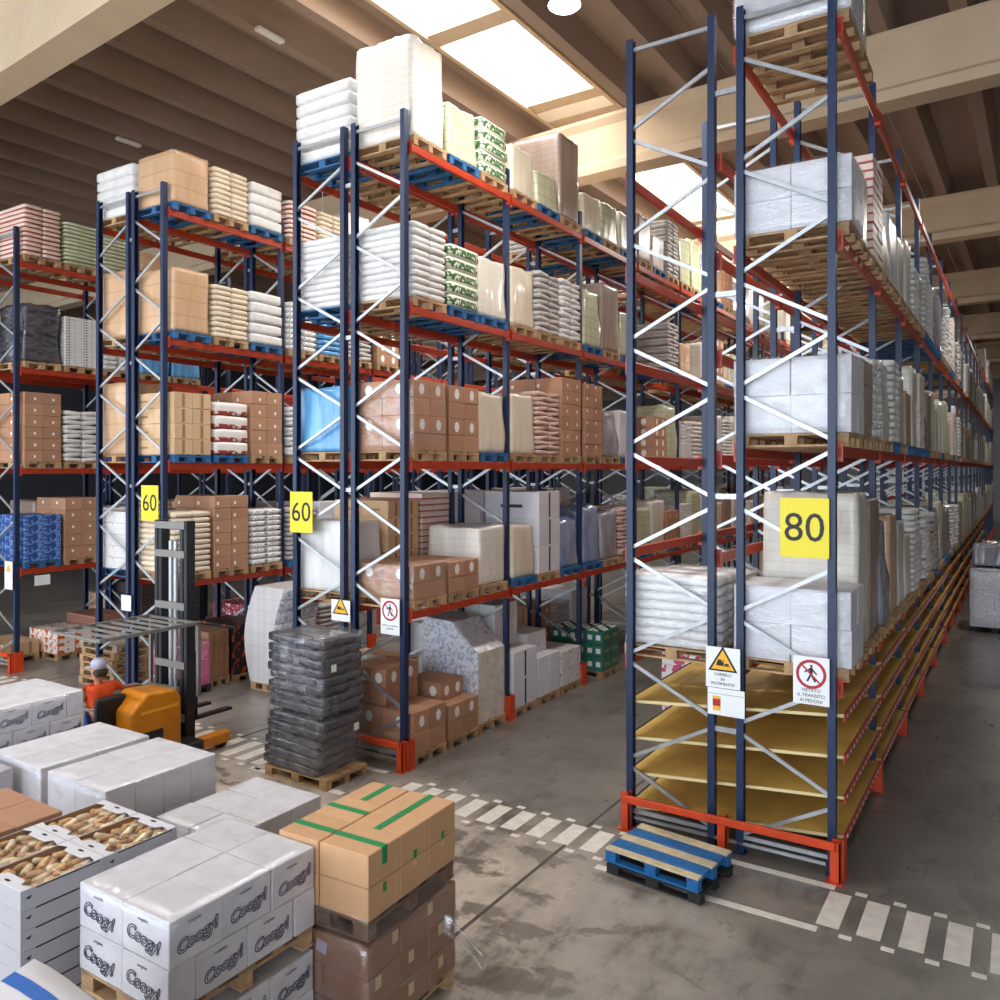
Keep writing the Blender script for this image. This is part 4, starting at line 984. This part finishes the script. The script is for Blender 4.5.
lid = MB().box((-TD / 2 + .008, -TW / 2 + .008, TH - .02), (TD / 2 - .008, TW / 2 - .008, TH - .016)).mesh('tray_lid', ['grey_carton'])
flap = MB()
pts = [(-.238, -.05), (-.17, -.03), (-.14, -.028), (-.11, -.075), (.11, -.075), (.14, -.028), (.17, -.03), (.238, -.05), (.238, .024), (-.238, .024)]
def flapm(sgn):
    m = MB(); n = len(pts)
    vs = [(x, -sgn * y, 0) for x, y in pts] + [(x, -sgn * y, .006) for x, y in pts]
    m.add(vs, [tuple(range(n, 2 * n)) if sgn < 0 else tuple(range(2 * n - 1, n - 1, -1)), tuple(range(n))[::-1] if sgn < 0 else tuple(range(n))] + [(k, (k + 1) % n, n + (k + 1) % n, n + k) for k in range(n)], 0)
    for x in (0,): m.add([(x + .035 * math.cos(a), -sgn * -.012 + .012 * math.sin(a), .0065) for a in [2 * math.pi * k / 12 for k in range(12)]], [tuple(range(12))], 1)
    return m.mesh('tray_flap', ['white_carton', 'black'])
FLP = {1: flapm(1), -1: flapm(-1)}
BREAD = []
for k in range(6):
    def fn(p_, c, k=k):
        return (p_.x * (1 - .25 * abs(c[1]) ** 2), p_.y, p_.z + .012 * math.sin(p_.y * 28 + k) + .008 * noise.noise(p_ * 30 + Vector((k, 0, 0))))
    BREAD.append(MB().soft(.058, .125 + .012 * (k % 3), .05, .024, (4, 8, 4), fn).mesh('bread_roll', ['bread' if k % 3 else 'bread_pale'], True))
BAGF = MB().soft(.43, .22, .05, .012, (10, 8, 2), lambda p_, c: (p_.x, p_.y, p_.z + .016 * noise.noise(p_ * 14))).mesh('clear_bag', ['film'], True)
rb = random.Random(5)
lay_n = 10
for i in range(lay_n):
    for a in range(2):
        for b in range(2):
            topm = i == lay_n - 1
            nm = '%s tray in the %s %s column of bread trays' % (('topmost open' if topm else nth(i) + '-from-floor white'), ('near' if b == 0 else 'far'), ('aisle-side' if a else 'kraft-side'))
            t_ = thing('bread_tray', nm, 'tray', (-6.09 - .485 / 2 + .487 * a, 3.48 - .298 + .597 * b, .147 + TH * i), 0, 'bread trays')
            ob('tray_body', TM, t_)
            if topm:
                ob('tray_flap', FLP[-1], t_, (0, TW / 2 - .026, TH - .003)); ob('tray_flap', FLP[1], t_, (0, -TW / 2 + .026, TH - .003))
                # bagged rolls: countable, each by itself
                for u in range(7):
                    for v_ in range(4):
                        ro = ob('bread_roll', BREAD[(u * 4 + v_ + a + b) % 6], None, (t_.location.x - .183 + .061 * u + rb.uniform(-.008, .008), t_.location.y - .2 + .133 * v_ + rb.uniform(-.008, .008), .147 + TH * i + .062 + rb.uniform(-.006, .006)), (rb.uniform(-.25, .25), rb.uniform(-.3, .3), rb.uniform(-.7, .7) if 0 < u < 6 else 0))
                        tag(ro, 'golden bread roll packed in the topmost %s %s bread tray' % (('near' if b == 0 else 'far'), ('aisle-side' if a else 'kraft-side')), 'bread', 'bread rolls in the %s %s tray' % (('near' if b == 0 else 'far'), ('aisle-side' if a else 'kraft-side')))
                for v_ in (-.125, .125): ob('clear_bag', BAGF, t_, (0, v_, .072), (0, 0, .1 * v_))
                bed = MB().box((-.228, -.288, .012), (.228, .288, .046)).mesh('lower_layer', ['bread']); ob('lower_layer', bed, t_)
# white box with blue tape
q = thing('white_box', 'white carton with a blue tape strip and lifted lid at the lower edge', 'box', (-4.25, 1.95, 0))
ob('box_body', MB().cbox((-.5, -.55, 0), (.5, .55, 1.44), .008).mesh('box_body', ['white_carton']), q)
ld = MB(); n = 10
vs = []
for i in range(n + 1):
    for jx in range(7):
        x, y = -.52 + 1.04 * jx / 6, -.57 + 1.15 * i / n
        vs.append((x, y, 1.445 + .06 * max(0, (y - .1) / .48) ** 2 * (1 - jx / 8) + .015 * math.sin(jx)))
fs = [(i * 7 + jx, i * 7 + jx + 1, (i + 1) * 7 + jx + 1, (i + 1) * 7 + jx) for i in range(n) for jx in range(6)]
def strip(y0, y1, mt_, dz):
    m = MB(); vv, ff = [], []
    for jx in range(7):
        for y in (y0, y1):
            x = -.52 + 1.04 * jx / 6; vv.append((x, y, 1.445 + dz + .06 * max(0, (y - .1) / .48) ** 2 * (1 - jx / 8) + .015 * math.sin(jx)))
    ff = [(2 * k, 2 * k + 2, 2 * k + 3, 2 * k + 1) for k in range(6)]; return m.add(vv, ff).mesh('tape', [mt_], True)
me = MB().add(vs, fs).mesh('box_lid', ['white_carton'], True); lo = ob('box_lid', me, q); sol = lo.modifiers.new('thickness', 'SOLIDIFY'); sol.thickness = .006
to = ob('blue_tape', strip(.4, .475, 'blue_tape', .004), q)

# ------------------------------------------------------------------ reach truck with its driver
mat('guard_grey', '85837f', .45, .3)
tr = thing('reach_truck', 'yellow-orange forklift truck with tall dark mast standing by the crossing', 'forklift', (-11.03, 7.3, 0))
ch = MB(); ch.cbox((-.62, -.95, .09), (.62, .75, .24), .02); ob('chassis', ch.mesh('chassis', ['steel_dark']), tr)
hd = MB(); pr = [(-.45, .24), (.36, .24), (.36, .98), (.28, 1.1), (-.2, 1.14), (-.45, .9)]; n = len(pr)
hd.add([(.03, y, z) for y, z in pr] + [(.62, y, z) for y, z in pr], [tuple(range(n))[::-1], tuple(range(n, 2 * n))] + [(k, (k + 1) % n, n + (k + 1) % n, n + k) for k in range(n)])
ho = ob('motor_hood', hd.mesh('motor_hood', ['truck_yellow']), tr); bv = ho.modifiers.new('bevel', 'BEVEL'); bv.width = .04; bv.segments = 3
ob('hood_stripe', MB().box((.62, -.3, .86), (.624, .3, .9)).mesh('hood_stripe', ['warning_yellow']), ho)
ob('hood_vent', MB().box((.62, -.3, .42), (.623, .05, .6)).mesh('hood_vent', ['steel_dark']), ho)
sd = MB(); sd.cbox((-.62, .3, .24), (.03, .75, .95), .03); ob('front_panel', sd.mesh('front_panel', ['guard_grey']), tr)
ob('control_panel', MB().cbox((-.45, .16, .88), (-.1, .32, 1.05), .02).mesh('control_panel', ['teal']), tr)
bk = MB(); bk.cbox((-.62, -.95, .24), (.62, -.86, .78), .03); ob('rear_panel', bk.mesh('rear_panel', ['steel_dark']), tr)
st = ob('seat', MB().soft(.48, .5, .16, .05, (6, 6, 3)).mesh('seat', ['black'], True), tr, (-.08, -.5, .5)); ob('seat_post', MB().tube((0, 0, -.26), (0, 0, .02), .06, 12).mesh('seat_post', ['steel_dark']), st)
ob('backrest', MB().soft(.12, .46, .5, .05, (3, 6, 6)).mesh('backrest', ['black'], True), tr, (.2, -.5, .62))
mst = MB()
for x in (-.46, -.36, .16, .26): mst.cbox((x - .035, .68, .1), (x + .035, .84, 3.52 if abs(x + .1) > .3 else 3.4), .006)
mo = ob('mast', mst.mesh('mast', ['steel_dark']), tr)
for z in (.5, 1.3, 2.2, 3.0, 3.44): ob('mast_crossbar', MB().cbox((-.46, .66, z - .05), (.26, .7, z + .06), .005).mesh('mast_crossbar', ['guard_grey']), mo)
for x in (-.16, -.04): ob('lift_cylinder', MB().tube((x, .74, .2), (x, .74, 3.2), .035, 12).mesh('lift_cylinder', ['galvanised']), mo)
cg = MB(); cg.cbox((-.46, .86, .5), (.26, .9, .62), .005); cg.cbox((-.46, .86, .9), (.26, .9, 1.0), .005)
for x in (-.44, -.1, .24): cg.cbox((x - .02, .86, .5), (x + .02, .9, 1.5), .004)
co = ob('fork_carriage', cg.mesh('fork_carriage', ['steel_dark']), tr)
for x in (-.36, .16): ob('fork', MB().box((x - .06, .9, .42), (x + .06, .94, .95)).box((x - .06, .9, .42), (x + .06, 1.6, .46)).mesh('fork', ['steel_dark']), co)
for x in (-.56, .5):
    lg = ob('reach_leg', MB().cbox((x - .06, .75, .08), (x + .12, 1.25, .24), .01).mesh('reach_leg', ['truck_yellow']), tr)
    ob('wheel', MB().tube((x - .02, 1.1, .12), (x + .08, 1.1, .12), .12, 18).mesh('wheel', ['rubber']), lg)
for x in (-.45, .38): ob('wheel', MB().tube((x, -.6, .16), (x + .1, -.6, .16), .16, 20).mesh('wheel', ['rubber']), tr)
gd = MB()
for x in (-.58, .58): gd.bar((x, -.9, 2.0), (x, .7, 2.0), .05, .05)
for i in range(8): gd.bar((-.58, -.88 + .22 * i, 2.0), (.58, -.88 + .22 * i, 2.0), .05, .03)
for (x, y) in ((-.58, .68), (.58, .68)): gd.bar((x, y, .7 if y < 0 else .9), (x, y, 2.0), .05, .05)
ob('overhead_guard', gd.mesh('overhead_guard', ['guard_grey']), tr)
ob('steering_knob', MB().tube((-.35, -.18, .9), (-.35, -.18, 1.0), .05, 12).mesh('steering_knob', ['black']), tr)

def skinned(name, pts, edges, matn, parent, root=0, sub=2, closed=True):
    me = bpy.data.meshes.new(name); me.from_pydata([p_[0] for p_ in pts], edges, []); me.materials.append(MATS[matn])
    o = ob(name, me, parent); md = o.modifiers.new('skin', 'SKIN'); md.use_smooth_shade = True
    for v_, p_ in zip(me.skin_vertices[0].data, pts):
        rr_ = p_[1]; v_.radius = rr_ if isinstance(rr_, tuple) else (rr_, rr_); v_.use_root = False
    me.skin_vertices[0].data[root].use_root = True
    s_ = o.modifiers.new('smooth', 'SUBSURF'); s_.levels = sub; s_.render_levels = sub
    return o
dr = thing('person', 'driver in an orange hi-vis vest and pale cap sitting sideways in the forklift', 'person', (-11.1, 6.8, .242))
# local z measured from the cab floor; faces -x
Pp, Ee = [], []
def V(x, y, z, r, link=None):
    Pp.append(((x, y, z), r)); i = len(Pp) - 1
    if link is not None: Ee.append((link, i))
    return i
pel = V(.02, 0, .50, (.12, .16)); bel = V(.03, 0, .66, (.11, .15), pel); chs = V(.02, 0, .86, (.12, .17), bel); nb = V(.0, 0, .98, .075, chs); nk = V(-.01, 0, 1.05, .056, nb)
h1 = V(-.025, 0, 1.13, (.09, .075), nk); h2 = V(-.015, 0, 1.2, (.1, .08), h1); h3 = V(0, 0, 1.26, (.075, .065), h2)
nose = V(-.118, 0, 1.15, .016, h1)
for sgn in (1, -1):
    ear = V(0, .085 * sgn, 1.15, .017, h1)
    sh = V(.0, .18 * sgn, .95, .062, chs)
    if sgn > 0: el = V(-.04, .42, .86, .045, sh); wr = V(-.12, .62, .84, .03, el); pm = V(-.15, .69, .83, (.035, .02), wr); fdir = Vector((-.35, .9, -.15)); sidev = Vector((.9, .35, 0))
    else: el = V(-.12, -.24, .72, .045, sh); wr = V(-.33, -.14, .76, .03, el); pm = V(-.4, -.1, .77, (.035, .02), wr); fdir = Vector((-.9, .3, -.25)); sidev = Vector((.3, .9, 0))
    base = Vector(Pp[pm][0])
    for k, L in enumerate((.07, .078, .074, .058)):
        a = base + sidev * (.014 * (k - 1.5) * 1.6) + fdir * .03; b_ = a + fdir * L * .55; c_ = b_ + (fdir + Vector((0, 0, -.7))) * L * .4
        i1 = V(*a, .0095, pm); i2 = V(*b_, .009, i1); V(*c_, .008, i2)
    a = base + sidev * .035 - fdir * .01; i1 = V(*a, .011, pm); V(*(a + sidev * .03 + fdir * .03), .009, i1)
    hp = V(-.03, .1 * sgn, .47, .095, pel); kn = V(-.42, .13 * sgn, .49, .065, hp); an = V(-.44, .13 * sgn, .1, .042, kn); V(-.58, .14 * sgn, .05, .04, an)
body = skinned('body', Pp, Ee, 'skin', dr, pel)
fm = MB()
for sgn in (1, -1): fm.soft(.012, .022, .012, .005, (2, 2, 2), X=Matrix.Translation((-.11, .034 * sgn, 1.175)))
ob('eye', fm.mesh('eye', ['black'], True), body); ob('mouth', MB().soft(.01, .045, .01, .004, (2, 3, 2), X=Matrix.Translation((-.108, 0, 1.1))).mesh('mouth', ['red_print'], True), body)
skinned('vest', [((.025, 0, .52), (.135, .175)), ((.035, 0, .68), (.13, .17)), ((.02, 0, .87), (.14, .19)), ((0, 0, 1.0), .1), ((0, .19, .955), .078), ((-.025, .34, .9), .066), ((0, -.19, .955), .078), ((-.07, -.22, .82), .066)],
        [(0, 1), (1, 2), (2, 3), (2, 4), (4, 5), (2, 6), (6, 7)], 'vest_orange', dr, 0)
band = MB().soft(.30, .385, .05, .08, (8, 8, 2)); ob('reflective_band', band.mesh('reflective_band', ['galvanised'], True), dr, (.03, 0, .66))
skinned('trousers', [((.02, 0, .5), (.135, .17)), ((-.03, .1, .47), .108), ((-.42, .13, .49), .078), ((-.44, .13, .14), .06), ((-.03, -.1, .47), .108), ((-.42, -.13, .49), .078), ((-.44, -.13, .14), .06)],
        [(0, 1), (1, 2), (2, 3), (0, 4), (4, 5), (5, 6)], 'denim', dr, 0)
ob('cap', MB().soft(.225, .19, .13, .09, (8, 8, 5)).soft(.14, .15, .015, .007, (4, 4, 2), X=Matrix.Translation((-.15, 0, .03))).mesh('cap', ['cap_grey'], True), dr, (-.01, 0, 1.2))
ob('hair', MB().soft(.17, .185, .13, .06, (6, 6, 4)).mesh('hair', ['hair'], True), dr, (.022, 0, 1.11))
for sgn in (1, -1): ob('shoe', MB().soft(.27, .1, .1, .04, (6, 4, 3)).mesh('shoe', ['black'], True), dr, (-.52, .14 * sgn, .0))
